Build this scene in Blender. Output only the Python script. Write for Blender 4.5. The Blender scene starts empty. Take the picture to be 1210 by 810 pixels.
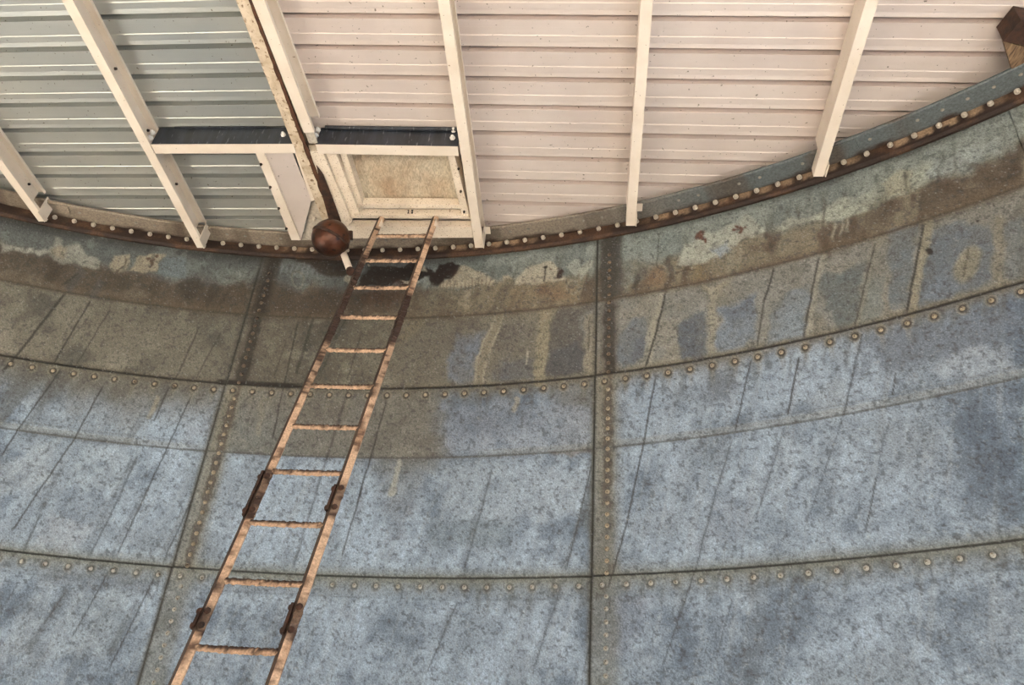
import bpy, bmesh, math
import numpy as np
from mathutils import Vector, Matrix

rng = np.random.RandomState(7)
C = bpy.context.scene.collection
S = 6.0                                     # tank radius in metres
F, PITCH, ROLL = 961.657, 0.55494, 0.082736  # lens and tilt of the camera
AX, AY = -0.309081 * S, -0.251379 * S       # tank axis as seen from the camera
CAM = np.array([-AX, -AY, 1.6])             # camera, world origin on the tank axis
Z_RIM, Z_S1, Z_S2, Z_S3, Z_S4 = [1.6 + S * v for v in (0.549398, 0.471997, 0.385537, 0.309862, 0.194771)]
Z_S5 = Z_S4 - 1.144
TH1, TH2 = 0.019009, 0.401419               # the two riveted upright seams
DTH = TH2 - TH1

cp, sp, cr, sr = math.cos(PITCH), math.sin(PITCH), math.cos(ROLL), math.sin(ROLL)
FW = np.array([0, cp, sp]); UP0 = np.array([0, -sp, cp]); RT0 = np.array([1.0, 0, 0])
RT = RT0 * cr + UP0 * sr; UP = -RT0 * sr + UP0 * cr


def project(P):
    d = np.asarray(P, float) - CAM
    Z = d @ FW
    return 605 + F * (d @ RT) / Z, 405 - F * (d @ UP) / Z


def ray(x, y):
    return FW + (x - 605) / F * RT - (y - 405) / F * UP


def on_wall(x, y, inset=0.0):
    d = ray(x, y); R = S - inset
    a = d[0] ** 2 + d[1] ** 2; b = d[0] * CAM[0] + d[1] * CAM[1]; c = CAM[0] ** 2 + CAM[1] ** 2 - R * R
    t = (-b + math.sqrt(max(b * b - a * c, 0))) / a
    return CAM + d * t


def wall_pt(th, z, inset=0.0):
    return np.array([math.sin(th) * (S - inset), math.cos(th) * (S - inset), z])


# the roof plane: rafters run along RD, ribs across along RU, RN is up
_az, _el = math.radians(6.9), math.radians(-4.74)
RD = np.array([math.sin(_az) * math.cos(_el), math.cos(_az) * math.cos(_el), math.sin(_el)])
RU = np.array([math.cos(_az), -math.sin(_az), 0.0])
RN = np.cross(RU, RD)
RP = CAM + np.array([1.62751, 3.30984, 3.30680])


def on_roof(x, y, h=0.0):
    d = ray(x, y)
    return CAM + d * (((RP + RN * h - CAM) @ RN) / (d @ RN))


def roof_uvh(u, t, h):
    """a point from its distance across, along and above the rafters' underside, measured from under the camera"""
    o = CAM + RN * ((RP - CAM) @ RN)
    return o + RU * u + RD * t + RN * h


# ------------------------------------------------------------------ object helpers
def link(name, me, mat=None, parent=None):
    o = bpy.data.objects.new(name, me)
    C.objects.link(o)
    if mat:
        for m in (mat if isinstance(mat, (list, tuple)) else [mat]):
            me.materials.append(m)
    if parent:
        o.parent = parent
    return o


def obj(name, bm, mat, parent=None, smooth=False):
    me = bpy.data.meshes.new(name)
    bmesh.ops.recalc_face_normals(bm, faces=bm.faces)
    bm.to_mesh(me); bm.free()
    if smooth:
        for p in me.polygons:
            p.use_smooth = True
    return link(name, me, mat, parent)


def thing(name, label, cat, group=None, loc=None):
    o = bpy.data.objects.new(name, None); C.objects.link(o)
    o.empty_display_size = 0.1
    tag(o, label, cat, group)
    return o


def tag(o, label, cat, group=None):
    o['label'] = label; o['category'] = cat
    if group:
        o['group'] = group


def settle(root, at):
    """put a thing's Empty at its own base and keep the parts where they are"""
    root.location = Vector(at)
    for ch in root.children:
        ch.location = ch.location - Vector(at)


def prism(bm, pts, vec, bev=0.0):
    a = [bm.verts.new(Vector(p)) for p in pts]
    b = [bm.verts.new(Vector(np.asarray(p) + vec)) for p in pts]
    n = len(pts)
    fs = [bm.faces.new(a), bm.faces.new(b[::-1])]
    for i in range(n):
        fs.append(bm.faces.new([a[i], b[i], b[(i + 1) % n], a[(i + 1) % n]]))
    return a + b


def px_prism(bm, pts, h0, h1):
    P = [on_roof(x, y, h0) for x, y in pts]
    return prism(bm, P, RN * (h1 - h0))


def box(bm, o, a, b, c):
    """box from corner o with edge vectors a, b, c"""
    o, a, b, c = map(np.asarray, (o, a, b, c))
    return prism(bm, [o, o + a, o + a + b, o + b], c)


def cyl(bm, p0, p1, r0, r1=None, n=12, cap=True):
    r1 = r0 if r1 is None else r1
    p0 = np.asarray(p0, float); p1 = np.asarray(p1, float)
    d = p1 - p0; d = d / np.linalg.norm(d)
    e = np.cross(d, [0, 0, 1.0])
    if np.linalg.norm(e) < 1e-3:
        e = np.cross(d, [1.0, 0, 0])
    e /= np.linalg.norm(e); f = np.cross(d, e)
    A, B = [], []
    for k in range(n):
        w = math.cos(2 * math.pi * k / n) * e + math.sin(2 * math.pi * k / n) * f
        A.append(bm.verts.new(Vector(p0 + w * r0))); B.append(bm.verts.new(Vector(p1 + w * r1)))
    for k in range(n):
        bm.faces.new([A[k], A[(k + 1) % n], B[(k + 1) % n], B[k]])
    if cap:
        bm.faces.new(A[::-1]); bm.faces.new(B)


def dome(bm, p, d, r, hgt, n=10, rings=3):
    """a rounded head standing on p and pointing along d"""
    p = np.asarray(p, float); d = np.asarray(d, float); d = d / np.linalg.norm(d)
    e = np.cross(d, [0.0, 0, 1.0])
    if np.linalg.norm(e) < 1e-3:
        e = np.array([1.0, 0, 0])
    e /= np.linalg.norm(e); f = np.cross(d, e)
    prev = None
    for i in range(rings):
        a = math.pi / 2 * i / rings
        ring = [bm.verts.new(Vector(p + (math.cos(2 * math.pi * k / n) * e + math.sin(2 * math.pi * k / n) * f) * r * math.cos(a) + d * hgt * math.sin(a))) for k in range(n)]
        if prev:
            for k in range(n):
                bm.faces.new([prev[k], prev[(k + 1) % n], ring[(k + 1) % n], ring[k]])
        prev = ring
    top = bm.verts.new(Vector(p + d * hgt))
    for k in range(n):
        bm.faces.new([prev[k], prev[(k + 1) % n], top])


# ------------------------------------------------------------------ colour and noise
def lin(c):
    c = np.asarray(c, float) / 255.0
    return np.where(c <= 0.04045, c / 12.92, ((c + 0.055) / 1.055) ** 2.4)


def vnoise(x, y, seed=0):
    """smooth value noise in [0, 1]"""
    r = np.random.RandomState(seed).rand(256, 256)
    xi = np.floor(x).astype(int); yi = np.floor(y).astype(int)
    fx = x - xi; fy = y - yi
    fx = fx * fx * (3 - 2 * fx); fy = fy * fy * (3 - 2 * fy)
    g = lambda i, j: r[i & 255, j & 255]
    return (g(xi, yi) * (1 - fx) + g(xi + 1, yi) * fx) * (1 - fy) + (g(xi, yi + 1) * (1 - fx) + g(xi + 1, yi + 1) * fx) * fy


def fbm(x, y, seed=0, oct=4, gain=0.5):
    s = 0; a = 1.0; t = 0
    for k in range(oct):
        s = s + a * vnoise(x * 2 ** k + 17.3 * k, y * 2 ** k - 9.1 * k, seed + k); t += a; a *= gain
    return s / t


def ss(a, b, x):
    t = np.clip((x - a) / (b - a), 0, 1)
    return t * t * (3 - 2 * t)


def poly_dist(X, Y, pts):
    """distance to a polyline, and the running fraction along it"""
    best = np.full(X.shape, 1e9); frac = np.zeros(X.shape)
    L = [0.0]
    for (a, b) in zip(pts[:-1], pts[1:]):
        L.append(L[-1] + math.hypot(b[0] - a[0], b[1] - a[1]))
    for i, (a, b) in enumerate(zip(pts[:-1], pts[1:])):
        dx, dy = b[0] - a[0], b[1] - a[1]; q = dx * dx + dy * dy + 1e-9
        t = np.clip(((X - a[0]) * dx + (Y - a[1]) * dy) / q, 0, 1)
        d = np.hypot(X - a[0] - t * dx, Y - a[1] - t * dy)
        m = d < best
        best = np.where(m, d, best); frac = np.where(m, (L[i] + t * (L[i + 1] - L[i])) / L[-1], frac)
    return best, frac


def inside(X, Y, pts):
    r = np.zeros(X.shape, bool); n = len(pts)
    for i in range(n):
        x0, y0 = pts[i]; x1, y1 = pts[(i + 1) % n]
        c = ((y0 > Y) != (y1 > Y)) & (X < (x1 - x0) * (Y - y0) / (y1 - y0 + 1e-12) + x0)
        r ^= c
    return r


# ------------------------------------------------------------------ materials
def new_mat(name):
    m = bpy.data.materials.new(name); m.use_nodes = True
    nt = m.node_tree
    return m, nt, nt.nodes['Principled BSDF']


def noise_mat(name, c1, c2, scale=6.0, detail=5.0, rough=0.6, metal=0.0, specks=None, speck_scale=120.0, speck_cut=(0.62, 0.66), bump=0.0, lo=0.35, hi=0.65, stretch=None, bump_scale=None):
    """two colours mixed by noise, with optional small specks of a third colour"""
    m, nt, b = new_mat(name)
    N, Lk = nt.nodes, nt.links
    tc = N.new('ShaderNodeTexCoord')
    src = tc.outputs['Object']
    if stretch:
        mp = N.new('ShaderNodeMapping'); mp.inputs['Scale'].default_value = stretch
        Lk.new(src, mp.inputs['Vector']); src = mp.outputs['Vector']
    n1 = N.new('ShaderNodeTexNoise'); n1.inputs['Scale'].default_value = scale; n1.inputs['Detail'].default_value = detail
    Lk.new(src, n1.inputs['Vector'])
    r1 = N.new('ShaderNodeValToRGB')
    r1.color_ramp.elements[0].position = lo; r1.color_ramp.elements[1].position = hi
    r1.color_ramp.elements[0].color = (*lin(c1), 1); r1.color_ramp.elements[1].color = (*lin(c2), 1)
    Lk.new(n1.outputs['Fac'], r1.inputs['Fac'])
    out = r1.outputs['Color']
    if specks is not None:
        n2 = N.new('ShaderNodeTexNoise'); n2.inputs['Scale'].default_value = speck_scale; n2.inputs['Detail'].default_value = 2
        Lk.new(src, n2.inputs['Vector'])
        r2 = N.new('ShaderNodeMapRange'); r2.inputs['From Min'].default_value = speck_cut[0]; r2.inputs['From Max'].default_value = speck_cut[1]
        Lk.new(n2.outputs['Fac'], r2.inputs['Value'])
        mx = N.new('ShaderNodeMix'); mx.data_type = 'RGBA'
        Lk.new(r2.outputs['Result'], mx.inputs['Factor']); Lk.new(out, mx.inputs['A'])
        mx.inputs['B'].default_value = (*lin(specks), 1)
        out = mx.outputs['Result']
    Lk.new(out, b.inputs['Base Color'])
    b.inputs['Roughness'].default_value = rough; b.inputs['Metallic'].default_value = metal
    if bump:
        n3 = N.new('ShaderNodeTexNoise'); n3.inputs['Scale'].default_value = bump_scale or scale * 6; n3.inputs['Detail'].default_value = 4
        Lk.new(src, n3.inputs['Vector'])
        bp = N.new('ShaderNodeBump'); bp.inputs['Strength'].default_value = bump; bp.inputs['Distance'].default_value = 0.01
        Lk.new(n3.outputs['Fac'], bp.inputs['Height']); Lk.new(bp.outputs['Normal'], b.inputs['Normal'])
    return m


def attr_mat(name, attr='stain', rough=0.55, grain=0.5, grain_scale=170.0, bump=0.25):
    """colour from the stain attribute of the mesh, broken up by fine grain"""
    m, nt, b = new_mat(name)
    N, Lk = nt.nodes, nt.links
    at = N.new('ShaderNodeAttribute'); at.attribute_name = attr
    tc = N.new('ShaderNodeTexCoord')
    n1 = N.new('ShaderNodeTexNoise'); n1.inputs['Scale'].default_value = grain_scale; n1.inputs['Detail'].default_value = 3; n1.inputs['Roughness'].default_value = 0.7
    Lk.new(tc.outputs['Object'], n1.inputs['Vector'])
    mr = N.new('ShaderNodeMapRange'); mr.inputs['From Min'].default_value = 0.3; mr.inputs['From Max'].default_value = 0.7
    mr.inputs['To Min'].default_value = 1 - grain; mr.inputs['To Max'].default_value = 1 + grain
    Lk.new(n1.outputs['Fac'], mr.inputs['Value'])
    mx = N.new('ShaderNodeMix'); mx.data_type = 'RGBA'; mx.blend_type = 'MULTIPLY'; mx.inputs['Factor'].default_value = 1
    mx.clamp_result = False
    Lk.new(at.outputs['Color'], mx.inputs['A']); Lk.new(mr.outputs['Result'], mx.inputs['B'])
    Lk.new(mx.outputs['Result'], b.inputs['Base Color'])
    b.inputs['Roughness'].default_value = rough
    n2 = N.new('ShaderNodeTexNoise'); n2.inputs['Scale'].default_value = 60; n2.inputs['Detail'].default_value = 5
    Lk.new(tc.outputs['Object'], n2.inputs['Vector'])
    bp = N.new('ShaderNodeBump'); bp.inputs['Strength'].default_value = bump; bp.inputs['Distance'].default_value = 0.006
    Lk.new(n2.outputs['Fac'], bp.inputs['Height']); Lk.new(bp.outputs['Normal'], b.inputs['Normal'])
    return m


def set_attr(me, col, name='stain'):
    a = me.attributes.new(name, 'FLOAT_COLOR', 'POINT')
    full = np.ones((len(col), 4), np.float32); full[:, :3] = np.clip(col, 0.002, 0.95)
    a.data.foreach_set('color', full.ravel())


M = {}
M['wall'] = attr_mat('stained_galvanised_steel', rough=0.6, grain=0.42, grain_scale=150)
M['ring'] = attr_mat('rusted_ring_steel', rough=0.7, grain=0.4, grain_scale=90)
M['old_wall'] = noise_mat('weathered_galvanised_steel', (120, 130, 138), (150, 158, 165), 3.0, rough=0.6)
M['roof'] = noise_mat('galvanised_roof_sheet', (206, 194, 189), (220, 209, 204), 2.2, 6, rough=0.42, metal=0.3, specks=(120, 112, 104), speck_scale=55, speck_cut=(0.70, 0.74), bump=0.03)
M['roof_grey'] = noise_mat('grey_galvanised_roof_sheet', (176, 181, 181), (194, 196, 192), 1.6, 6, rough=0.40, metal=0.7, specks=(112, 104, 96), speck_scale=55, speck_cut=(0.70, 0.74), bump=0.03)
M['rafter'] = noise_mat('pale_primed_rafter_steel', (214, 202, 188), (226, 216, 204), 5, 5, rough=0.5, specks=(120, 95, 72), speck_scale=75, speck_cut=(0.72, 0.75))
M['old_beam'] = noise_mat('flaking_painted_beam', (176, 158, 134), (208, 194, 174), 16, 8, rough=0.7, specks=(128, 104, 80), speck_scale=46, speck_cut=(0.58, 0.68), bump=0.3)
M['header'] = noise_mat('dark_blue_primed_steel', (24, 28, 36), (46, 52, 62), 9, 8, rough=0.5, specks=(104, 108, 114), speck_scale=24, speck_cut=(0.63, 0.72), stretch=(3, 1, 0.5))
M['zinc'] = noise_mat('bright_zinc', (215, 215, 215), (235, 235, 232), 40, 3, rough=0.35)
M['bolt'] = noise_mat('pale_bolt_steel', (166, 158, 146), (192, 184, 172), 60, 3, rough=0.5)
M['dark_hole'] = noise_mat('dark_screw', (36, 28, 24), (58, 48, 40), 60, 3, rough=0.7)
M['hatch'] = noise_mat('speckled_hatch_paint', (214, 200, 182), (226, 214, 198), 8, 5, rough=0.6, specks=(140, 118, 92), speck_scale=130, speck_cut=(0.62, 0.68))
M['rust'] = noise_mat('dark_rust', (36, 23, 18), (72, 44, 30), 26, 8, rough=0.8, bump=0.5)
M['rust_ball'] = noise_mat('brown_rusted_float', (40, 22, 16), (86, 48, 30), 9, 8, rough=0.38, metal=0.35, specks=(30, 18, 14), speck_scale=22, speck_cut=(0.56, 0.66), bump=0.25)
M['rust_line'] = noise_mat('rust_streak', (58, 34, 20), (84, 52, 30), 30, 6, rough=0.8)
M['rail'] = attr_mat('rusting_painted_rail', rough=0.65, grain=0.35, grain_scale=120, bump=0.5)
M['floor'] = noise_mat('dusty_concrete_floor', (182, 170, 152), (198, 187, 170), 2.0, 6, rough=0.9)
M['earth'] = noise_mat('dry_earth', (120, 110, 96), (136, 124, 108), 1.0, 4, rough=1.0)
# fibreglass panel in the hatch
m, nt, b = new_mat('cloudy_fibreglass_panel')
N, Lk = nt.nodes, nt.links
tc = N.new('ShaderNodeTexCoord')
n1 = N.new('ShaderNodeTexNoise'); n1.inputs['Scale'].default_value = 3.2; n1.inputs['Detail'].default_value = 3
n2 = N.new('ShaderNodeTexNoise'); n2.inputs['Scale'].default_value = 75; n2.inputs['Detail'].default_value = 3; n2.inputs['Distortion'].default_value = 1.5
mp = N.new('ShaderNodeMapping'); mp.inputs['Scale'].default_value = (1.0, 0.35, 1.0); mp.inputs['Rotation'].default_value = (0, 0, 0.5)
Lk.new(tc.outputs['Object'], n1.inputs['Vector']); Lk.new(tc.outputs['Object'], mp.inputs['Vector']); Lk.new(mp.outputs['Vector'], n2.inputs['Vector'])
r1 = N.new('ShaderNodeValToRGB'); r1.color_ramp.elements[0].position = 0.38; r1.color_ramp.elements[1].position = 0.6
r1.color_ramp.elements[0].color = (*lin((172, 150, 126)), 1); r1.color_ramp.elements[1].color = (*lin((196, 186, 166)), 1)
r2 = N.new('ShaderNodeMapRange'); r2.inputs['From Min'].default_value = 0.35; r2.inputs['From Max'].default_value = 0.65
r2.inputs['To Min'].default_value = 0.72; r2.inputs['To Max'].default_value = 1.18
mx = N.new('ShaderNodeMix'); mx.data_type = 'RGBA'; mx.blend_type = 'MULTIPLY'; mx.inputs['Factor'].default_value = 1
Lk.new(n1.outputs['Fac'], r1.inputs['Fac']); Lk.new(n2.outputs['Fac'], r2.inputs['Value'])
Lk.new(r1.outputs['Color'], mx.inputs['A']); Lk.new(r2.outputs['Result'], mx.inputs['B'])
Lk.new(mx.outputs['Result'], b.inputs['Base Color']); b.inputs['Roughness'].default_value = 0.5
bp = N.new('ShaderNodeBump'); bp.inputs['Strength'].default_value = 0.4; bp.inputs['Distance'].default_value = 0.01
Lk.new(n2.outputs['Fac'], bp.inputs['Height']); Lk.new(bp.outputs['Normal'], b.inputs['Normal'])
M['panel'] = m

# ------------------------------------------------------------------ age and water stains of the wall plates, and the ball's painted shadow
GAIN = np.array([0.735, 0.79, 0.845])


def paint_wall(th, z):
    """colour of the weathered steel at each point: zinc grey blue below, brown water stains towards the top, streaks and flaking patches"""
    n_ = len(th); s_ = th * S
    P = np.stack([np.sin(th) * S, np.cos(th) * S, z], -1)
    X, Y = project(P)
    front = (P - CAM) @ FW > 0.5
    X = np.where(front, X, -9999); Y = np.where(front, Y, -9999)
    big = fbm(s_ * 1.1, z * 1.1, 3, 4); mid = fbm(s_ * 4.5, z * 4.0, 8, 5); fine = fbm(s_ * 22, z * 22, 13, 4)
    sl = s_ - 0.25 * z                                        # streaks lean a little
    runs = fbm(sl * 9, z * 0.9, 21, 4); thin = fbm(sl * 38, z * 1.6, 24, 3)
    r_ = np.random.RandomState(5)
    grit = r_.rand(n_)
    wx = (fbm(s_ * 14, z * 14, 91, 4) - 0.5); wy = (fbm(s_ * 14, z * 14, 95, 4) - 0.5)
    XW = X + 22 * wx; YW = Y + 22 * wy
    col = np.zeros((n_, 3))

    def lay(m, c, idx=None):
        nonlocal col
        c = lin(c); c = c * 0.72 + c.mean() * 0.28
        if idx is None:
            m = np.clip(m, 0, 1)[:, None]; col = col * (1 - m) + c[None] * m
        else:
            m = np.clip(m, 0, 1)[:, None]; col[idx] = col[idx] * (1 - m) + c[None] * m

    def near(pts, pad):
        xs = [p[0] for p in pts]; ys = [p[1] for p in pts]
        return np.where((X > min(xs) - pad) & (X < max(xs) + pad) & (Y > min(ys) - pad) & (Y < max(ys) + pad))[0]

    def stroke(pts, w, c, a=1.0, soft=1.2, warp=0.25, fade=0.0, brk=0.0):
        i = near(pts, w + soft * 2 + 12)
        if len(i) == 0:
            return
        d, f = poly_dist(X[i] + warp * 22 * wx[i], Y[i] + warp * 22 * wy[i], pts)
        m = a * ss(w + soft, max(w - soft, 0), d)
        if fade:
            m = m * ss(0, fade, f) * ss(1.0, 1.0 - fade, f)
        if brk:
            m = m * ss(brk - 0.15, brk + 0.15, 1 - fine[i] * 0.6 - mid[i] * 0.4)
        lay(m, c, i)

    def blob(pts, c, a=1.0, edge=6.0, warp=0.8, mott=0.0):
        i = near(pts, edge * 2 + 16)
        if len(i) == 0:
            return
        x = X[i] + warp * 22 * wx[i]; y = Y[i] + warp * 22 * wy[i]
        d, _ = poly_dist(x, y, pts + [pts[0]])
        d = np.where(inside(x, y, pts), -d, d)
        m = a * ss(edge, -edge, d)
        if mott:
            m = m * (1 - mott + mott * ss(0.35, 0.62, 0.5 * mid[i] + 0.5 * fine[i]))
        lay(m, c, i)

    def oval(cx, cy, rx, ry, c, a=1.0, soft=0.4, tilt=0.0, warp=0.5, ring=None):
        i = near([(cx, cy)], max(rx, ry) * (1 + soft) + 14)
        if len(i) == 0:
            return
        x = X[i] + warp * 22 * wx[i] - cx; y = Y[i] + warp * 22 * wy[i] - cy
        ct, st = math.cos(tilt), math.sin(tilt)
        d = np.hypot((x * ct + y * st) / rx, (-x * st + y * ct) / ry)
        m = a * (ss(1 + soft, 1 - soft, d) if ring is None else ss(ring, 0, np.abs(d - 1)))
        lay(m, c, i)

    # ---- zinc: blue grey, cloudy
    t = ss(0.30, 0.62, 0.45 * big + 0.4 * mid + 0.15 * fine)
    col[:] = lin((98, 112, 129))[None] * (1 - t[:, None]) + lin((166, 181, 198))[None] * t[:, None]
    lay(ss(0.56, 0.72, mid) * 0.5, (108, 120, 134))
    lay(ss(0.60, 0.76, runs) * 0.35, (112, 124, 136))
    lay(ss(0.6, 0.8, thin) * 0.22, (176, 186, 194))
    f0 = (z - Z_S1) / (Z_RIM - Z_S1)      # 0 at the first crease, 1 at the rim
    f1 = (z - Z_S2) / (Z_S1 - Z_S2)
    f2 = (z - Z_S3) / (Z_S2 - Z_S3)
    f3 = (z - Z_S4) / (Z_S3 - Z_S4)
    in0 = ss(-0.02, 0.02, f0); in1 = ss(-0.01, 0.01, f1) * (1 - in0); in2 = ss(-0.01, 0.01, f2) * (z < Z_S2); in3 = (z < Z_S3) & (z >= Z_S4)
    lft = ss(300, 230, X); mdl = ss(225, 300, XW) * ss(545, 500, XW); rgt = ss(500, 560, XW)

    fl2 = fbm(s_ * 7 + 40, z * 7, 141, 5)
    # ---- second course, upper half
    lay(in2 * lft * ss(0.15, 0.9, f2 + 0.5 * (mid - 0.5)) * 0.95, (116, 108, 92))
    lay(in2 * lft * ss(0.5, 0.62, runs + 0.3 * (f2 - 0.5)) * 0.5, (92, 90, 82))
    lay(in2 * mdl * 0.92, (124, 116, 100))
    lay(in2 * mdl * ss(0.45, 0.65, mid) * 0.6, (102, 94, 82))
    lay(in2 * mdl * ss(380, 300, X) * ss(0.75, 0.2, f2) * 0.5, (116, 124, 122))
    lay(in2 * rgt * ss(1000, 700, X) * ss(0.62, 1.0, f2 + 0.4 * (mid - 0.5)) * 0.85, (124, 116, 98))
    lay(in2 * rgt * ss(0.75, 1.0, f2 + 0.3 * (mid - 0.5)) * 0.6, (122, 118, 104))
    lay(in2 * rgt * ss(0.44, 0.6, mid * 0.6 + fine * 0.4) * ss(0.15, 0.5, f2) * 0.65, (98, 108, 122))
    lay(in2 * ss(640, 690, X) * ss(712, 700, X) * 0.5, (120, 116, 104))
    # stain spreading below the middle crease
    lay(in3 * ss(0.8, 1.0, f3 + 0.5 * (mid - 0.5)) * ss(395, 430, XW) * ss(540, 490, XW) * 0.8, (118, 114, 102))
    lay(in3 * ss(0.45, 0.85, f3 + 0.5 * (mid - 0.5)) * ss(430, 460, XW) * ss(525, 480, XW) * 0.55, (116, 116, 114))
    # ---- first course, lower half
    lay(in1 * ss(720, 640, XW) * 0.97, (134, 124, 103))
    lay(in1 * ss(640, 720, XW) * 0.85, (136, 130, 112))
    lay(in1 * ss(470, 540, X) * ss(720, 660, X) * ss(0.40, 0.6, mid) * 0.7, (112, 103, 92))
    lay(in1 * ss(480, 400, X) * ss(0.42, 0.62, 0.5 * mid + 0.5 * big) * 0.75, (104, 98, 82))
    lay(in1 * ss(480, 400, X) * ss(0.55, 0.7, mid) * 0.5, (92, 96, 90))
    lay(in1 * ss(0.85, 1.0, f1) * ss(0.4, 0.6, runs) * 0.5, (92, 78, 58))
    lay(in1 * ss(0.14, 0.0, f1) * ss(440, 520, X) * 0.7, (158, 152, 128))
    lay(in1 * ss(560, 460, X) * ss(240, 330, X) * 0.35, (92, 80, 60))
    lay(in1 * ss(0.52, 0.66, mid) * 0.5, (84, 78, 66)); lay(in1 * ss(0.52, 0.68, fl2) * 0.45, (156, 147, 126)); lay(in2 * mdl * ss(0.54, 0.68, fl2) * 0.4, (142, 136, 120))
    # ---- first course, upper half
    lay(in0 * ss(560, 420, X), (108, 116, 114))
    lay(in0 * ss(420, 560, X), (146, 154, 144))
    lay(in0 * ss(0.5, 0.66, mid) * 0.6, (96, 106, 106))
    lay(in0 * ss(0.42, 0.7, thin * 0.6 + mid * 0.4) * ss(560, 620, X) * 0.5, (104, 110, 104))
    brown = ss(0.62, 0.40, f0 + 0.35 * (mid - 0.5) + 0.3 * (runs - 0.5))
    lay(in0 * brown * ss(580, 480, X) * 0.95, (100, 83, 62))
    lay(in0 * brown * ss(480, 580, X) * 0.85, (134, 118, 90))
    lay(in0 * brown * ss(0.48, 0.62, runs) * 0.7, (78, 60, 43))
    lay(in0 * ss(0.2, 0.02, f0) * 0.55, (116, 94, 64))
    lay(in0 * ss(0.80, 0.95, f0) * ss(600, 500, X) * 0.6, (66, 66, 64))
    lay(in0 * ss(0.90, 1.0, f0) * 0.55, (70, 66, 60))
    for k in range(26):                                        # uneven dark runs below the ring
        x0 = 560 + k * 25 + r_.randint(-9, 9); i = np.argmin(np.abs(X - x0) + 1e3 * np.abs(f0 - 0.9)); y0 = Y[i]
        stroke([(x0, y0), (x0 - 3, y0 + 25 + r_.randint(0, 30))], 1.5 + 3 * r_.rand(), (92, 92, 84), 0.45, 2.5, 0.5, 0.3)

    lay(in0 * ss(0.54, 0.7, fl2) * brown * 0.5, (140, 124, 98)); lay(in0 * ss(0.56, 0.7, fl2) * (1 - brown) * 0.45, (150, 158, 152))
    # ---- flaked pale patches under the ring, left
    pale = (186, 182, 164)
    for pts in ([(0, 284), (18, 291), (38, 294), (40, 300), (0, 297)], [(40, 296), (55, 293), (60, 300), (46, 304)],
                [(58, 297), (66, 281), (73, 283), (75, 292), (92, 288), (100, 297), (110, 303), (120, 308), (117, 314), (100, 313), (88, 309), (74, 310), (60, 305)]):
        blob(pts, pale, 0.9, 2.0, 0.5, 0.2)
    blob([(60, 297), (68, 290), (80, 292), (78, 304), (62, 303)], (184, 164, 130), 0.7, 3, 0.5)
    blob([(130, 316), (136, 302), (153, 300), (155, 310), (150, 320), (136, 319)], (182, 166, 136), 0.95, 1.6, 0.4, 0.2)
    stroke([(148, 304), (146, 314), (140, 317)], 1.4, (70, 50, 34), 0.8, 1.0, 0.6)
    blob([(155, 321), (164, 304), (178, 299), (195, 300), (190, 312), (186, 322), (168, 323)], (190, 172, 138), 0.95, 1.6, 0.4, 0.2)
    for q in ((176, 306, 4, 3), (183, 311, 3, 5), (178, 316, 4, 2.4), (187, 303, 2, 2)):
        oval(*q, (92, 56, 30), 0.9, 0.4, 0.3, 1.0)
    blob([(196, 304), (220, 306), (221, 330), (188, 325), (190, 314)], (122, 138, 144), 0.85, 2.0, 0.4, 0.2)
    blob([(269, 315), (302, 318), (302, 327), (283, 337), (253, 338), (262, 324)], (152, 160, 152), 0.8, 4, 0.8, 0.5)
    blob([(275, 318), (300, 320), (284, 330)], (172, 178, 168), 0.6, 4, 1.0, 0.4)
    for k in range(9):
        x0 = 232 + k * 8 + r_.randint(-3, 3)
        stroke([(x0 + 5, 312 + r_.randint(0, 8)), (x0 - 8, 342 + r_.randint(0, 8))], 1.2 + r_.rand() * 1.4, (138, 140, 130), 0.4, 1.5, 0.3, 0.35)
    for k in range(8):
        x0 = 332 + k * 6.5
        stroke([(x0 + 1, 309), (x0 - 2, 324 + r_.randint(0, 8))], 1.3, (158, 164, 168), 0.55, 1.3, 0.3, 0.3)
    oval(352, 330, 7.5, 9.5, (166, 158, 136), 0.6, ring=0.28, warp=0.25)
    # brown smears
    blob([(311, 341), (379, 345), (384, 371), (307, 371)], (88, 70, 52), 0.75, 6, 0.8, 0.4)
    oval(224, 343, 12, 13, (62, 48, 35), 0.85, 0.5, 0.0, 0.7); oval(250, 348, 9, 14, (70, 56, 41), 0.7, 0.6, 0.2)
    oval(143, 333, 17, 10, (70, 54, 38), 0.7, 0.7, 0.0, 1.0); oval(62, 318, 7, 12, (72, 56, 40), 0.7, 0.7); oval(60, 330, 9, 8, (84, 66, 46), 0.5, 0.7)
    oval(285, 345, 8, 10, (92, 72, 50), 0.5, 0.7)
    # the float ball's shadow painted on the wall: a dark sagging smear
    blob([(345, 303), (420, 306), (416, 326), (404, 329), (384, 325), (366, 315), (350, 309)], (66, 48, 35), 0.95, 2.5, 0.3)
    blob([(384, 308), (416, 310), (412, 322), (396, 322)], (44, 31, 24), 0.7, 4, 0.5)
    # ---- the corroded dark hole scar behind the ladder
    blob([(420, 336), (428, 322), (440, 313), (452, 318), (466, 311), (480, 314), (496, 312), (500, 330), (486, 337), (468, 336), (450, 340), (434, 338)], (33, 20, 18), 1.0, 1.4, 0.55)
    blob([(496, 314), (504, 316), (512, 322), (522, 312), (534, 308), (546, 314), (545, 324), (534, 331), (524, 330), (518, 338), (508, 339), (504, 328), (496, 330)], (38, 20, 18), 1.0, 1.3, 0.55)
    oval(540, 322, 6, 5, (74, 36, 28), 0.7, 0.5); oval(474, 335, 8, 3, (82, 34, 26), 0.7, 0.5)
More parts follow.
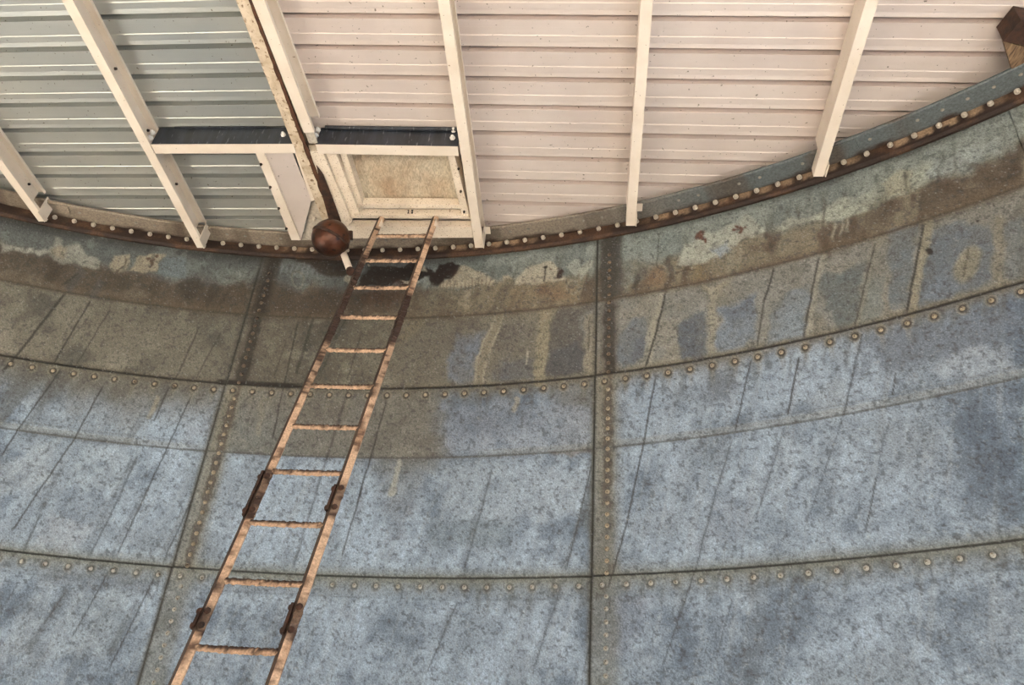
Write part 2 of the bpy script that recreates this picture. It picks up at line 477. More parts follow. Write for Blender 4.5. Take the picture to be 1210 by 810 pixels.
    for q in ((411, 332, 5, 4), (417, 335, 3, 2.5), (437, 313, 1.6, 1.4), (482, 333, 7, 1.8), (490, 334, 4, 2), (501, 318, 2.4, 4)):
        oval(*q, (196, 184, 158), 0.9, 0.3, 0.0, 0.35)
    for k in range(9):
        x0 = 432 + k * 6 + r_.randint(-2, 2)
        stroke([(x0, 340), (x0 - 3, 356 + r_.randint(0, 18))], 1.3 + r_.rand() * 1.6, (92, 52, 30), 0.6, 1.5, 0.3, 0.35)
    oval(449, 352, 13, 8, (84, 50, 30), 0.6, 0.6); oval(424, 349, 7, 7, (52, 40, 30), 0.7, 0.6, 0.0, 1.0); oval(415, 356, 10, 12, (84, 70, 54), 0.6, 0.6)
    blob([(488, 345), (560, 335), (598, 342), (596, 368), (480, 372)], (136, 122, 96), 0.6, 8, 1.0, 0.3)
    # cream flakes beside it
    cream = (188, 174, 144)
    blob([(544, 312), (556, 317), (573, 325), (584, 330), (582, 337), (551, 338), (516, 341), (520, 334), (534, 330)], cream, 0.95, 2.0, 0.4, 0.15)
    for k in range(16):
        x0 = 520 + k * 4.2
        stroke([(x0, 328 + r_.randint(-4, 6)), (x0 - 1, 341 + r_.randint(0, 8))], 0.7, (116, 88, 58), 0.6, 0.8, 0.2, 0.3)
    stroke([(552, 338), (549, 368)], 3.5, (172, 158, 128), 0.6, 3, 0.5, 0.2)
    stroke([(538, 352), (549, 366), (560, 356)], 1.8, (166, 152, 122), 0.5, 1.5, 0.4)
    blob([(595, 326), (600, 324), (607, 328), (604, 334), (595, 337)], cream, 0.95, 1.4, 0.3)
    blob([(611, 329), (618, 319), (627, 312), (655, 309), (661, 320), (667, 330), (640, 335), (609, 336)], (192, 180, 152), 0.95, 1.6, 0.35, 0.15)
    blob([(606, 340), (660, 332), (682, 334), (680, 352), (640, 358), (602, 360)], (150, 126, 90), 0.7, 5, 0.8, 0.3)
    blob([(669, 314), (676, 306), (684, 306), (687, 317), (678, 326)], (158, 164, 150), 0.9, 1.6, 0.3)
    blob([(684, 318), (698, 306), (703, 309), (698, 318), (686, 330), (682, 326)], (172, 174, 156), 0.9, 1.5, 0.3)
    oval(676, 338, 6, 8, (164, 154, 128), 0.6, ring=0.3, warp=0.3)
    stroke([(643, 318), (642, 332)], 1.0, (40, 26, 20), 0.9, 1.0); oval(643, 318.5, 2.2, 2.0, (36, 24, 18), 1, 0.4); oval(664, 323, 3.6, 3.2, (52, 28, 18), 1, 0.4, 0.0, 0.8); oval(649, 321, 2.0, 2.0, (104, 58, 34), 0.8, 0.6)
    oval(642, 344, 8, 8, (112, 74, 44), 0.6, 0.7); oval(660, 346, 10, 7, (132, 96, 62), 0.5, 0.7)
    stroke([(602, 333), (594, 350), (586, 368)], 6.5, (116, 104, 80), 0.75, 2.0, 0.4)
    stroke([(592, 334), (583, 350), (579, 362)], 2.0, (160, 140, 106), 0.6, 1.6, 0.3)
    # ---- pale and dark tongues on the lower half of the first course, middle
    blob([(468, 386), (536, 380), (530, 450), (466, 456)], (118, 110, 96), 0.5, 8, 1.0)
    blob([(537, 400), (569, 392), (560, 453), (529, 452)], (114, 128, 148), 0.85, 5, 0.9, 0.4)
    blob([(589, 430), (604, 424), (631, 420), (631, 450), (580, 453)], (86, 94, 106), 0.85, 5, 0.9, 0.3)
    blob([(587, 385), (632, 376), (631, 420), (592, 428)], (114, 108, 98), 0.6, 6, 1.0, 0.3)
    blob([(655, 366), (676, 366), (688, 392), (689, 417), (687, 441), (643, 445), (648, 410)], (98, 93, 86), 0.9, 3, 0.5, 0.15)
    blob([(652, 415), (687, 405), (686, 440), (644, 444)], (80, 84, 92), 0.75, 4, 0.8, 0.2)
    stroke([(590, 370), (579, 397), (569, 425), (566, 453)], 6.0, (146, 134, 108), 0.9, 1.5, 0.3)
    stroke([(584, 376), (573, 400), (563.5, 424), (561.5, 452)], 1.2, (172, 164, 138), 0.8, 1.0, 0.2); stroke([(595, 372), (585, 398), (575, 425), (571, 452)], 1.2, (168, 158, 132), 0.8, 1.0, 0.2)
    stroke([(645, 368), (642, 397), (638, 423), (636, 452)], 6.5, (156, 144, 112), 0.9, 1.6, 0.3)
    stroke([(632, 362), (646, 372), (660, 360)], 3.0, (152, 138, 108), 0.7, 2.0, 0.3)
    stroke([(624, 414), (622, 430)], 1.0, (186, 178, 156), 0.9, 0.9, 0.2)
    blob([(690, 372), (703, 366), (704, 448), (689, 450)], (148, 136, 110), 0.7, 3, 0.4)
    stroke([(697, 374), (694, 414)], 0.7, (60, 50, 38), 0.7, 0.8, 0.2)
    stroke([(465, 378), (500, 376), (494, 386), (478, 396), (464, 402)], 5.0, (138, 122, 92), 0.6, 4, 0.6)

    # ---- right of the middle seam, upper half
    blob([(725, 290), (798, 274), (792, 318), (752, 335), (728, 345)], (140, 152, 146), 0.65, 6, 1.0, 0.6)
    oval(775, 326, 13, 10, (136, 98, 58), 0.7, 0.7, -0.6); oval(752, 332, 4, 9, (58, 50, 40), 0.7, 0.6); oval(738, 330, 6, 14, (108, 104, 96), 0.6, 0.7)
    stroke([(777, 276), (777, 318)], 0.8, (62, 56, 48), 0.7, 0.9, 0.3)
    stroke([(792, 306), (788, 342)], 3.5, (70, 60, 46), 0.75, 2.5, 0.6)
    stroke([(796, 322), (812, 316), (822, 316)], 1.2, (72, 54, 36), 0.8, 1.0, 0.8)
    blob([(803, 302), (808, 292), (818, 288), (830, 277), (850, 272), (866, 262), (886, 252), (900, 266), (904, 272), (866, 290), (858, 300), (830, 309), (801, 311)], (182, 184, 166), 0.9, 2.2, 0.5, 0.25)
    blob([(838, 296), (861, 287), (864, 294), (848, 306)], (148, 164, 178), 0.85, 3, 0.6)
    for q in ((831, 280, 6.0, 5.0), (834, 286, 2.5, 4), (868, 266, 5, 4), (866, 274, 4, 3.5), (877, 275, 4, 5), (872, 270, 5, 3), (882, 270, 2.4, 2)):
        oval(*q, (104, 52, 28), 0.95, 0.35, 0.0, 1.1)
    oval(893, 294, 11, 7, (104, 84, 60), 0.6, 0.7, 0.0, 1.2); oval(826, 320, 9, 9, (146, 122, 72), 0.45, 0.7)
    stroke([(864, 296), (860, 334)], 5, (150, 144, 120), 0.5, 3, 0.5); stroke([(875, 292), (872, 318)], 2, (168, 160, 132), 0.5, 1.6, 0.4)
    blob([(907, 270), (930, 262), (985, 243), (1010, 232), (1030, 222), (1046, 206), (1098, 192), (1106, 212), (1052, 240), (985, 262), (940, 268), (910, 281)], (168, 172, 152), 0.85, 4, 1.0, 0.55)
    blob([(1042, 214), (1060, 206), (1078, 200), (1076, 222), (1050, 236)], (176, 168, 136), 0.8, 3, 0.9, 0.3)
    blob([(1096, 194), (1180, 160), (1199, 150), (1199, 172), (1140, 196), (1104, 212)], (156, 166, 162), 0.7, 5, 1.0, 0.6)
    for q, a in (((915, 286, 8, 15), 0.8), ((974, 284, 6, 18), 0.75), ((906, 280, 4, 9), 0.6), ((1050, 247, 10, 8), 0.65), ((1078, 236, 5, 10), 0.7), ((1112, 214, 9, 9), 0.6), ((1198, 200, 9, 10), 0.75), ((1150, 196, 18, 6), 0.5), ((1010, 270, 12, 8), 0.5), ((1128, 218, 12, 8), 0.4), ((1166, 214, 14, 8), 0.4)):
        oval(*q, (78, 56, 38), a, 0.8, 0.0, 1.2)
    for x0, y0, L_ in ((974, 228, 64), (905, 250, 40), (943, 240, 24), (1072, 196, 40), (1110, 186, 36), (1128, 182, 30), (990, 262, 30), (1000, 258, 24)):
        stroke([(x0, y0), (x0 - 1, y0 + L_)], 1.6, (78, 70, 58), 0.6, 1.6, 0.5, 0.3)
    for x0, y0 in ((987, 262), (996, 258), (1002, 254)):
        stroke([(x0, y0), (x0 - 3, y0 + 24)], 1.6, (172, 166, 144), 0.6, 1.4, 0.3, 0.3)
    # ---- right of the middle seam, lower half: dark blue tongues with tan rims
    for pts, c, a in (
            ([(728, 398), (742, 380), (767, 372), (762, 421), (734, 434)], (104, 116, 128), 0.9),
            ([(750, 400), (766, 394), (762, 420), (742, 430)], (88, 100, 118), 0.7),
            ([(796, 386), (812, 376), (832, 371), (835, 419), (804, 428)], (86, 97, 110), 0.95),
            ([(846, 350), (886, 334), (905, 330), (892, 352), (850, 364)], (124, 122, 112), 0.6),
            ([(850, 362), (892, 350), (893, 404), (848, 419)], (118, 136, 156), 0.9),
            ([(854, 364), (890, 352), (890, 368), (858, 384)], (96, 108, 124), 0.8),
            ([(907, 409), (912, 380), (937, 344), (959, 338), (948, 398)], (124, 140, 154), 0.9),
            ([(912, 360), (936, 346), (938, 352), (916, 378)], (98, 104, 106), 0.6),
            ([(970, 330), (1000, 318), (1024, 308), (1008, 387), (983, 389)], (90, 103, 106), 0.9),
            ([(1026, 330), (1044, 326), (1040, 374), (1014, 382)], (116, 130, 128), 0.6),
            ([(1048, 276), (1085, 262), (1070, 361), (1050, 366)], (98, 111, 120), 0.9),
            ([(1100, 270), (1140, 262), (1166, 266), (1176, 300), (1174, 330), (1137, 345), (1081, 362), (1090, 300)], (95, 108, 120), 0.9),
            ([(1106, 318), (1150, 320), (1140, 344), (1090, 358)], (112, 126, 142), 0.6),
            ([(1186, 266), (1210, 258), (1210, 330), (1190, 330)], (104, 114, 118), 0.7)):
        blob(pts, c, a, 4, 0.8, 0.3)
    stroke([(830, 338), (841, 346), (856, 334)], 3, (156, 148, 122), 0.7, 2, 0.3); stroke([(841, 342), (842, 380), (842, 421)], 4.5, (154, 148, 126), 0.85, 2, 0.4)
    stroke([(780, 350), (772, 390), (766, 432)], 3.2, (168, 162, 138), 0.75, 2.2, 0.3); stroke([(770, 380), (764, 408), (760, 432)], 2.2, (164, 160, 140), 0.6, 1.8, 0.3)
    stroke([(1097, 262), (1086, 316), (1076, 370)], 5.0, (156, 146, 116), 0.75, 2.5, 0.3)
    stroke([(973, 302), (962, 350), (954, 400)], 3.4, (160, 156, 136), 0.7, 2.2, 0.3); stroke([(1036, 283), (1011, 386)], 4.0, (140, 136, 116), 0.55, 3, 0.3)
    stroke([(1180, 258), (1178, 300), (1182, 336)], 6, (146, 136, 110), 0.6, 4, 0.5)
    oval(1142, 312, 13, 23, (158, 148, 116), 0.75, 0.25, 0.45, 0.3); oval(1143, 312, 11, 20, (134, 128, 106), 0.5, 0.4, 0.45, 0.3); stroke([(1143, 294), (1139, 326)], 1.0, (84, 74, 56), 0.8, 1.0, 0.3)
    oval(1095, 295, 3, 3, (34, 26, 20), 1, 0.4); oval(1154, 260, 2, 2, (40, 30, 24), 0.9, 0.5); oval(1175, 241, 1.6, 1.6, (36, 28, 22), 0.9, 0.5)

    # ---- patches on the lower courses
    blob([(527, 482), (640, 474), (700, 490), (700, 530), (560, 538), (524, 538)], (142, 154, 172), 0.75, 7, 1.0, 0.5)
    blob([(530, 488), (620, 484), (640, 504), (540, 512)], (96, 106, 124), 0.55, 8, 1.2, 0.85)
    blob([(648, 536), (702, 525), (702, 536), (652, 540)], (122, 102, 78), 0.6, 3, 0.6)
    blob([(502, 613), (606, 612), (606, 644), (506, 646)], (116, 134, 148), 0.7, 4, 0.6, 0.4)
    blob([(455, 590), (492, 586), (478, 628), (456, 640)], (112, 118, 130), 0.55, 7, 1.2, 0.5)
    blob([(524, 552), (694, 548), (690, 610), (520, 612)], (164, 180, 196), 0.5, 10, 1.0, 0.3)
    blob([(699, 542), (699, 640), (686, 622), (692, 574)], (92, 102, 108), 0.75, 4, 0.5)
    stroke([(471, 547), (466, 566), (462, 584)], 3.2, (172, 170, 156), 0.85, 1.6, 0.4)
    stroke([(611, 472), (608, 484)], 3.0, (170, 162, 142), 0.8, 1.6, 0.4); stroke([(188, 470), (176, 494)], 2.2, (160, 148, 118), 0.6, 1.8, 0.3)
    stroke([(312, 472), (304, 512)], 3.4, (152, 144, 120), 0.5, 2.4, 0.6)
    blob([(4, 545), (60, 520), (54, 570), (0, 590)], (166, 178, 190), 0.6, 8, 1.0, 0.3)
    blob([(100, 530), (166, 534), (140, 580), (76, 574)], (160, 176, 190), 0.55, 8, 1.0, 0.4)
    blob([(70, 580), (130, 580), (112, 630), (60, 622)], (116, 132, 152), 0.5, 10, 1.2, 0.4)
    blob([(60, 610), (110, 622), (96, 650), (38, 648)], (164, 172, 184), 0.5, 8, 1.0, 0.4)
    blob([(214, 506), (250, 498), (246, 518), (208, 520)], (150, 160, 178), 0.6, 5, 1.2, 0.5)
    blob([(30, 706), (66, 690), (36, 770), (0, 776)], (160, 174, 188), 0.5, 8, 1.0, 0.3)
    blob([(90, 705), (160, 700), (126, 780), (50, 778)], (162, 178, 192), 0.55, 8, 1.0, 0.3)
    blob([(60, 670), (190, 680), (176, 700), (40, 694)], (104, 112, 122), 0.6, 6, 1.0, 0.4)
    blob([(1020, 400), (1200, 360), (1205, 400), (1100, 425), (1050, 450)], (104, 116, 132), 0.65, 9, 1.2, 0.6)
    blob([(1100, 438), (1140, 414), (1200, 408), (1205, 440), (1150, 452)], (160, 174, 190), 0.65, 5, 0.8, 0.3)
    blob([(965, 460), (1000, 446), (998, 486), (950, 494)], (158, 172, 186), 0.55, 5, 0.8, 0.3)
    blob([(1000, 498), (1060, 490), (1040, 520), (1004, 530)], (116, 128, 140), 0.5, 8, 1.2, 0.4)
    blob([(1110, 540), (1170, 530), (1176, 552), (1106, 566)], (112, 124, 138), 0.45, 9, 1.2, 0.6)
    blob([(800, 455), (866, 440), (860, 470), (790, 486)], (104, 116, 130), 0.55, 8, 1.2, 0.6)
    blob([(826, 512), (866, 510), (846, 560), (834, 550)], (112, 122, 132), 0.5, 6, 1.0, 0.4)
    blob([(840, 590), (900, 586), (880, 640), (832, 640)], (124, 136, 156), 0.45, 8, 1.0, 0.5)
    blob([(726, 700), (770, 706), (740, 780), (716, 780)], (124, 134, 156), 0.55, 8, 1.0, 0.5)
    blob([(490, 735), (600, 730), (590, 768), (480, 770)], (116, 134, 154), 0.5, 9, 1.2, 0.6)
    lay(ss(0, 1, (z < Z_S4).astype(float)) * ss(Z_S4 - 0.105, Z_S4 - 0.085, z + 0.02 * (fine - 0.5)) * 0.5, (116, 126, 132))
    lay(np.exp(-((z - Z_S4 + 0.105) / 0.008) ** 2) * ss(0.35, 0.6, mid) * 0.5, (92, 102, 110))
    lay(np.exp(-((z - Z_S3 - 0.055) / 0.006) ** 2) * (ss(300, 200, X) + ss(850, 950, X)) * 0.4, (92, 96, 96))
    lay(ss(0, 0.01, z - Z_S3) * ss(0.05, 0.03, z - Z_S3) * (ss(300, 200, X) + ss(540, 600, X)) * 0.45, (152, 154, 146))

    # ---- edges of the plates: greenish tan halo, then the dark joint itself
    def hline(z0, half, c, a, off=0.0):
        lay(a * ss(half, half * 0.35, np.abs(z - z0 - off + 0.004 * (fine - 0.5))), c)
    for z0, a in ((Z_S4, 0.6), (Z_S5, 0.6)):
        hline(z0, 0.075, (128, 130, 116), a * 0.8); hline(z0, 0.034, (122, 120, 96), a * 0.8)
    hline(Z_S2, 0.05, (112, 100, 76), 0.5)
    for t0 in (TH1, TH2):
        ds = (th - t0) * S
        up = ss(Z_S4 - 0.2, Z_S2, z)
        lay(ss(0.17, 0.10, ds + 0.02 * (fine - 0.5)) * ss(-0.03, 0.0, ds) * (z < Z_S2) * (0.75 - 0.15 * (z < Z_S4)), (130, 128, 112))
        lay(ss(0.13, 0.09, ds + 0.02 * (fine - 0.5)) * ss(0.0, 0.03, ds) * (z < Z_S2) * (z > Z_S4) * (0.2 + 0.3 * up), (136, 124, 100))
        lay(ss(0.036, 0.014, np.abs(ds - 0.075) + 0.03 * (fine - 0.5)) * (z > Z_S4) * (z < Z_S2) * ss(0.30, 0.6, mid + 0.15 * up) * 0.7, (78, 62, 46))
        lay(ss(0.075, 0.04, np.abs(ds - 0.075) + 0.03 * (mid - 0.5)) * (z > Z_S2) * (0.45 + 0.35 * in0), (74, 60, 46))
        lay(ss(0.045, 0.02, np.abs(ds - 0.080) + 0.03 * (fine - 0.5)) * (z > Z_S2) * 0.75, (48, 38, 30))
    lay(ss(0.09, 0.05, np.abs((th - TH2) * S - 0.09) + 0.03 * (mid - 0.5)) * in0 * 0.8, (72, 68, 60))
    # halos round the rivets below the horizontal seams
    for zs in (Z_S2, Z_S4):
        ph = (th - TH1) / DTH * 19 - 0.45; dx = (ph - np.round(ph)) * DTH / 19 * S
        d = np.hypot(dx, (z - zs + 0.047) * 0.9)
        if zs == Z_S2:
            lay(ss(0.036, 0.022, d + 0.008 * (fine - 0.5)) * 0.6, (150, 140, 114))
            lay(ss(0.020, 0.006, np.abs(dx + 0.008 * (mid - 0.5))) * ss(0.19, 0.06, zs - z) * (z < zs) * ss(0.42, 0.6, big) * 0.4, (146, 136, 110))
        else:
            lay(ss(0.034, 0.022, d + 0.008 * (fine - 0.5)) * 0.35, (144, 142, 126))
        lay(ss(0.026, 0.016, d + 0.004 * (fine - 0.5)) * (0.9 if zs == Z_S2 else 0.55), (62, 52, 42))
    # dark joints
    hline(Z_S1, 0.010, (62, 50, 36), 0.85); hline(Z_S1, 0.03, (100, 84, 60), 0.4)
    hline(Z_S3, 0.008, (84, 84, 78), 0.75); lay(np.exp(-((z - Z_S3) / 0.02) ** 2) * ss(0.45, 0.7, mid) * 0.5, (76, 76, 72))
    hline(Z_S2, 0.014, (34, 26, 19), 0.95, 0.004); lay(ss(0.03, 0.01, np.abs(z - Z_S2 - 0.012) + 0.02 * (mid - 0.5)) * ss(250, 262, X) * ss(372, 340, X) * 0.95, (34, 26, 20))
    hline(Z_S4, 0.010, (42, 40, 34), 0.9, 0.003); hline(Z_S5, 0.010, (42, 40, 34), 0.9, 0.003)
    for t0 in (TH1, TH2):
        ds = (th - t0) * S
        lay(ss(0.012, 0.005, np.abs(ds + 0.003)) * 0.92, (38, 33, 27)); lay(ss(0.03, 0.0, np.abs(ds + 0.01)) * 0.4, (80, 78, 68))
    # ---- long dark streaks across the plates
    DK = (44, 42, 38)
    for pts, w, a in (
            ([(99, 317), (79, 344)], 5.0, 0.5), ([(79, 344), (15, 425), (0, 444)], 2.0, 0.85), ([(120, 330), (108, 353)], 4.5, 0.5), ([(108, 353), (62, 431)], 1.3, 0.9), ([(91, 324), (75, 337)], 1.5, 0.6),
            ([(131, 364), (89, 432)], 1.0, 0.7), ([(106, 372), (84, 400)], 0.8, 0.5), ([(74, 434), (21, 508), (0, 542)], 1.1, 0.9), ([(125, 450), (88, 518), (10, 633)], 1.1, 0.9), ([(97, 360), (72, 400)], 0.8, 0.4),
            ([(200, 457), (181, 499)], 1.0, 0.85), ([(228, 463), (196, 532), (135, 661)], 1.0, 0.85), ([(164, 535), (136, 597), (103, 661)], 1.6, 0.55), ([(160, 538), (128, 600), (100, 656)], 4.0, 0.3),
            ([(77, 542), (44, 610), (26, 654)], 3.0, 0.35), ([(46, 610), (26, 654)], 0.9, 0.7), ([(172, 580), (138, 640), (130, 660)], 3.0, 0.35), ([(225, 593), (206, 634), (191, 667)], 1.0, 0.8), ([(220, 598), (188, 662)], 3.0, 0.4),
            ([(237, 383), (207, 448)], 1.2, 0.7), ([(262, 390), (230, 449)], 1.0, 0.65), ([(353, 376), (339, 439), (321, 523)], 1.2, 0.8), ([(371, 374), (349, 444)], 2.2, 0.65), ([(339, 402), (323, 446)], 0.9, 0.6),
            ([(418, 440), (381, 558), (344, 678)], 2.0, 0.5), ([(429, 573), (403, 659)], 1.0, 0.85), ([(458, 469), (440, 534), (420, 600)], 1.1, 0.85), ([(410, 376), (388, 412)], 1.0, 0.7), ([(426, 395), (410, 450)], 1.0, 0.7), ([(402, 392), (392, 412), (380, 440)], 1.0, 0.6),
            ([(582, 549), (572, 590), (548, 674)], 1.5, 0.5), ([(578, 556), (546, 672)], 4.0, 0.25), ([(699, 546), (684, 612), (667, 677)], 1.0, 0.8), ([(690, 600), (664, 674)], 3.0, 0.45), ([(667, 680), (650, 730), (626, 798)], 4.0, 0.35), ([(664, 690), (630, 790)], 1.0, 0.5),
            ([(787, 344), (776, 390), (762, 436)], 1.5, 0.95), ([(776, 438), (760, 527), (740, 620), (723, 680), (717, 700)], 1.2, 0.9), ([(733, 560), (716, 640)], 3.0, 0.15),
            ([(915, 315), (902, 360), (894, 411)], 1.4, 0.75), ([(888, 423), (868, 512)], 1.2, 0.85), ([(868, 512), (846, 580), (822, 673), (812, 702), (779, 798)], 1.2, 0.6), ([(862, 528), (822, 668)], 4.0, 0.25), ([(945, 420), (930, 492)], 1.3, 0.95), ([(927, 503), (910, 560), (890, 623)], 0.9, 0.6), ([(922, 520), (900, 590)], 3.0, 0.2),
            ([(1092, 261), (1070, 372)], 2.0, 0.9), ([(1035, 283), (1009, 387)], 1.2, 0.8), ([(968, 301), (948, 401)], 1.5, 0.85), ([(915, 316), (902, 357)], 1.2, 0.7), ([(1020, 390), (996, 494)], 1.6, 0.65), ([(996, 494), (976, 550), (957, 606)], 1.0, 0.55),
            ([(1059, 440), (1054, 468)], 1.2, 0.85), ([(1050, 498), (1036, 560)], 0.9, 0.45), ([(1036, 560), (1022, 628)], 1.2, 0.8), ([(129, 674), (84, 755)], 0.9, 0.8), ([(82, 694), (55, 735), (28, 775)], 4.5, 0.5), ([(78, 700), (50, 740)], 1.0, 0.6),
            ([(183, 681), (127, 794)], 1.0, 0.8), ([(166, 708), (140, 750), (128, 778)], 4.5, 0.5), ([(541, 710), (524, 750), (503, 798)], 1.1, 0.65), ([(536, 718), (520, 758)], 4.0, 0.4), ([(868, 700), (855, 745), (845, 783)], 1.2, 0.45), ([(955, 652), (940, 720), (930, 780)], 1.6, 0.25), ([(698, 755), (688, 798)], 0.9, 0.6), ([(20, 690), (0, 725)], 1.0, 0.5),
            ([(716, 722), (717, 750)], 0.8, 0.6), ([(300, 470), (292, 505)], 0.7, 0.4), ([(396, 575), (384, 610)], 0.9, 0.4)):
        stroke(pts, w * (0.8 if w < 2.6 else 1), DK if w < 2.6 else (86, 90, 92), a, 0.7 if w < 2.6 else w * 0.7, 0.08, 0.06, 0.0)
    # ---- pits and flecks
    lay((grit > 0.985) * 0.5, (50, 48, 46)); lay((grit < 0.015) * 0.3, (190, 194, 194))
    lay(ss(0.60, 0.74, fbm(s_ * 62, z * 62, 111, 3)) * 0.55, (62, 64, 66))
    col = col * (0.66 + 0.68 * (0.5 * mid + 0.5 * fine))[:, None]
    lay(ss(0.80, 0.88, fbm(s_ * 60, z * 60, 117, 2)) * 0.25, (180, 182, 178))
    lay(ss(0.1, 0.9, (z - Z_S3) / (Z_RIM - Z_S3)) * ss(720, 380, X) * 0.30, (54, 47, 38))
    col = col * (0.80 + 0.40 * r_.rand(n_))[:, None]
    return col * GAIN[None]


# ------------------------------------------------------------------ the tank wall
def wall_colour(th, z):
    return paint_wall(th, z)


wall = bpy.data.objects.new('wall_back', None); C.objects.link(wall)
wall['kind'] = 'structure'
tag(wall, 'curved riveted steel tank wall, bluish grey with brown water stains', 'wall')


def plate(th0, th1, z0, z1, step, fine):
    """one curved plate; its left and top edges lap over the neighbours, so it leans back to the right and downwards"""
    n = max(2, int((th1 - th0) * S / step)); k = max(2, int((z1 - z0) / step))
    tt = np.linspace(0, 1, n); vv = np.linspace(0, 1, k)
    T, V = np.meshgrid(tt, vv)
    th = th0 + (th1 - th0) * T; z = z1 + (z0 - z1) * V
    r = S - 0.004 + 0.006 * T + 0.007 * V
    X, Y = np.sin(th) * r, np.cos(th) * r
    co = np.stack([X, Y, z], -1).reshape(-1, 3)
    idx = np.arange(n * k).reshape(k, n)
    quads = np.stack([idx[:-1, :-1], idx[1:, :-1], idx[1:, 1:], idx[:-1, 1:]], -1).reshape(-1, 4)
    # the plate's edge, turned outwards all round
    ring = np.concatenate([idx[0, :-1], idx[:-1, -1], idx[-1, :0:-1], idx[:0:-1, 0]])
    rth, rz, rr = th.reshape(-1)[ring], z.reshape(-1)[ring], r.reshape(-1)[ring] + 0.02
    back = np.stack([np.sin(rth) * rr, np.cos(rth) * rr, rz], -1)
    m_ = len(ring); bi = len(co) + np.arange(m_)
    sides = np.stack([ring, np.roll(ring, -1), np.roll(bi, -1), bi], -1)
    allco = np.concatenate([co, back]); f = np.concatenate([quads, sides])
    me = bpy.data.meshes.new('wall_plate')
    me.vertices.add(len(allco)); me.vertices.foreach_set('co', allco.astype(np.float32).ravel())
    me.loops.add(f.size); me.loops.foreach_set('vertex_index', f.astype(np.int32).ravel())
    me.polygons.add(len(f)); me.polygons.foreach_set('loop_start', np.arange(0, f.size, 4, dtype=np.int32))
    me.polygons.foreach_set('use_smooth', np.concatenate([np.ones(len(quads), bool), np.zeros(len(sides), bool)]))
    me.update(calc_edges=True); me.validate()
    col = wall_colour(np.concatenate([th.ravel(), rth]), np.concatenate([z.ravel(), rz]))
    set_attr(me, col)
    return link('wall_plate', me, M['wall'], wall)


STEP = 0.0062
plates = {}
rows = [(Z_S2, Z_RIM + 0.085), (Z_S4, Z_S2), (Z_S5, Z_S4), (0.0, Z_S5)]
cols = [(TH1 - 2 * DTH, TH1 - DTH), (TH1 - DTH, TH1), (TH1, TH2), (TH2, TH2 + DTH), (TH2 + DTH, TH2 + 2 * DTH)]
FAR_LEFT, FAR_RIGHT = -0.30, 0.98
for i, (z0, z1) in enumerate(rows):
    for j, (a, b_) in enumerate(cols):
        far = j in (0, 4) or i == 3
        plates[i, j] = plate(a, b_, z0, z1, 0.014 if far else STEP, not far)

# the rest of the tank, behind the camera
n = 96; a0, a1 = TH2 + 2 * DTH, TH1 - 2 * DTH + 2 * math.pi
bm = bmesh.new()
prev = None
for k in range(n + 1):
    th = a0 + (a1 - a0) * k / n
    cur = [bm.verts.new(Vector(wall_pt(th, zz, ins))) for zz, ins in ((0, 0), (Z_RIM + 0.2, 0), (Z_RIM + 0.2, -0.02), (0, -0.02))]
    if prev:
        for e in range(4):
            bm.faces.new([prev[e], prev[(e + 1) % 4], cur[(e + 1) % 4], cur[e]])
    prev = cur
o = obj('wall_front', bm, M['old_wall']); o['kind'] = 'structure'

# rivets
RIV = 0.0128
bm = bmesh.new(); dome(bm, (0, 0, 0), (0, -1, 0), RIV, 0.009, 10, 3)
riv_src = bpy.data.meshes.new('rivet'); bmesh.ops.recalc_face_normals(bm, faces=bm.faces); bm.to_mesh(riv_src); bm.free()
for p in riv_src.polygons:
    p.use_smooth = True
RIVETS = []
for nm, c1, c2, c3 in (('grey_rivet', (138, 140, 138), (166, 166, 158), (84, 72, 58)), ('tan_rivet', (128, 118, 102), (160, 150, 130), (70, 56, 44)), ('dark_rivet', (66, 55, 45), (110, 95, 78), (38, 30, 24))):
    r_ = riv_src.copy(); r_.name = 'rivet'
    r_.materials.append(noise_mat(nm, c1, c2, 40, 4, rough=0.5, specks=c3, speck_scale=60, speck_cut=(0.55, 0.68)))
    RIVETS.append(r_)


def rivet_kind(th, z):
    if z > Z_S2:
        return 2
    if z > Z_S2 - 0.06 or (z > Z_S4 and min(abs(th - TH1), abs(th - TH2)) < 0.02):
        return 1
    return 0


spots = []
for zs in (Z_S2, Z_S4, Z_S5):
    for jj, (a, b_) in enumerate(cols):
        for k in range(19):
            spots.append((a + (k + 0.45) * (b_ - a) / 19, zs - 0.045))
for ths in (TH1, TH2):
    for z0, z1 in rows[:3]:
        top = min(z1, Z_RIM - 0.03)
        m_ = int(round((top - z0) / 0.061))
        for k in range(m_ - 1):
            z = top - 0.10 - k * (top - z0 - 0.115) / (m_ - 2)
            spots.append((ths + 0.0125, z))
seen = []
for th, z in spots:
    if abs(th) > 1.2:
        continue
    P = wall_pt(th, z)
    x, y = project(P)
    big = F / np.linalg.norm(P - CAM)
    if -12 < x < 1222 and -10 < y < 822:
        seen.append((big, th, z))
seen.sort(reverse=True)


def row_col(th, z):
    i = next(k for k, (z0, z1) in enumerate(rows) if z0 <= z <= z1)
    j = next((k for k, (a, b_) in enumerate(cols) if a <= th <= b_), 4)
    return i, j


def riv_matrix(th, z):
    i, j = row_col(th, z)
    T = (th - cols[j][0]) / DTH; V = (rows[i][1] - z) / (rows[i][1] - rows[i][0])
    ins = 0.004 - 0.006 * T - 0.007 * V
    return Matrix.Translation(Vector(wall_pt(th, z, ins))) @ Matrix.Rotation(-th, 4, 'Z')


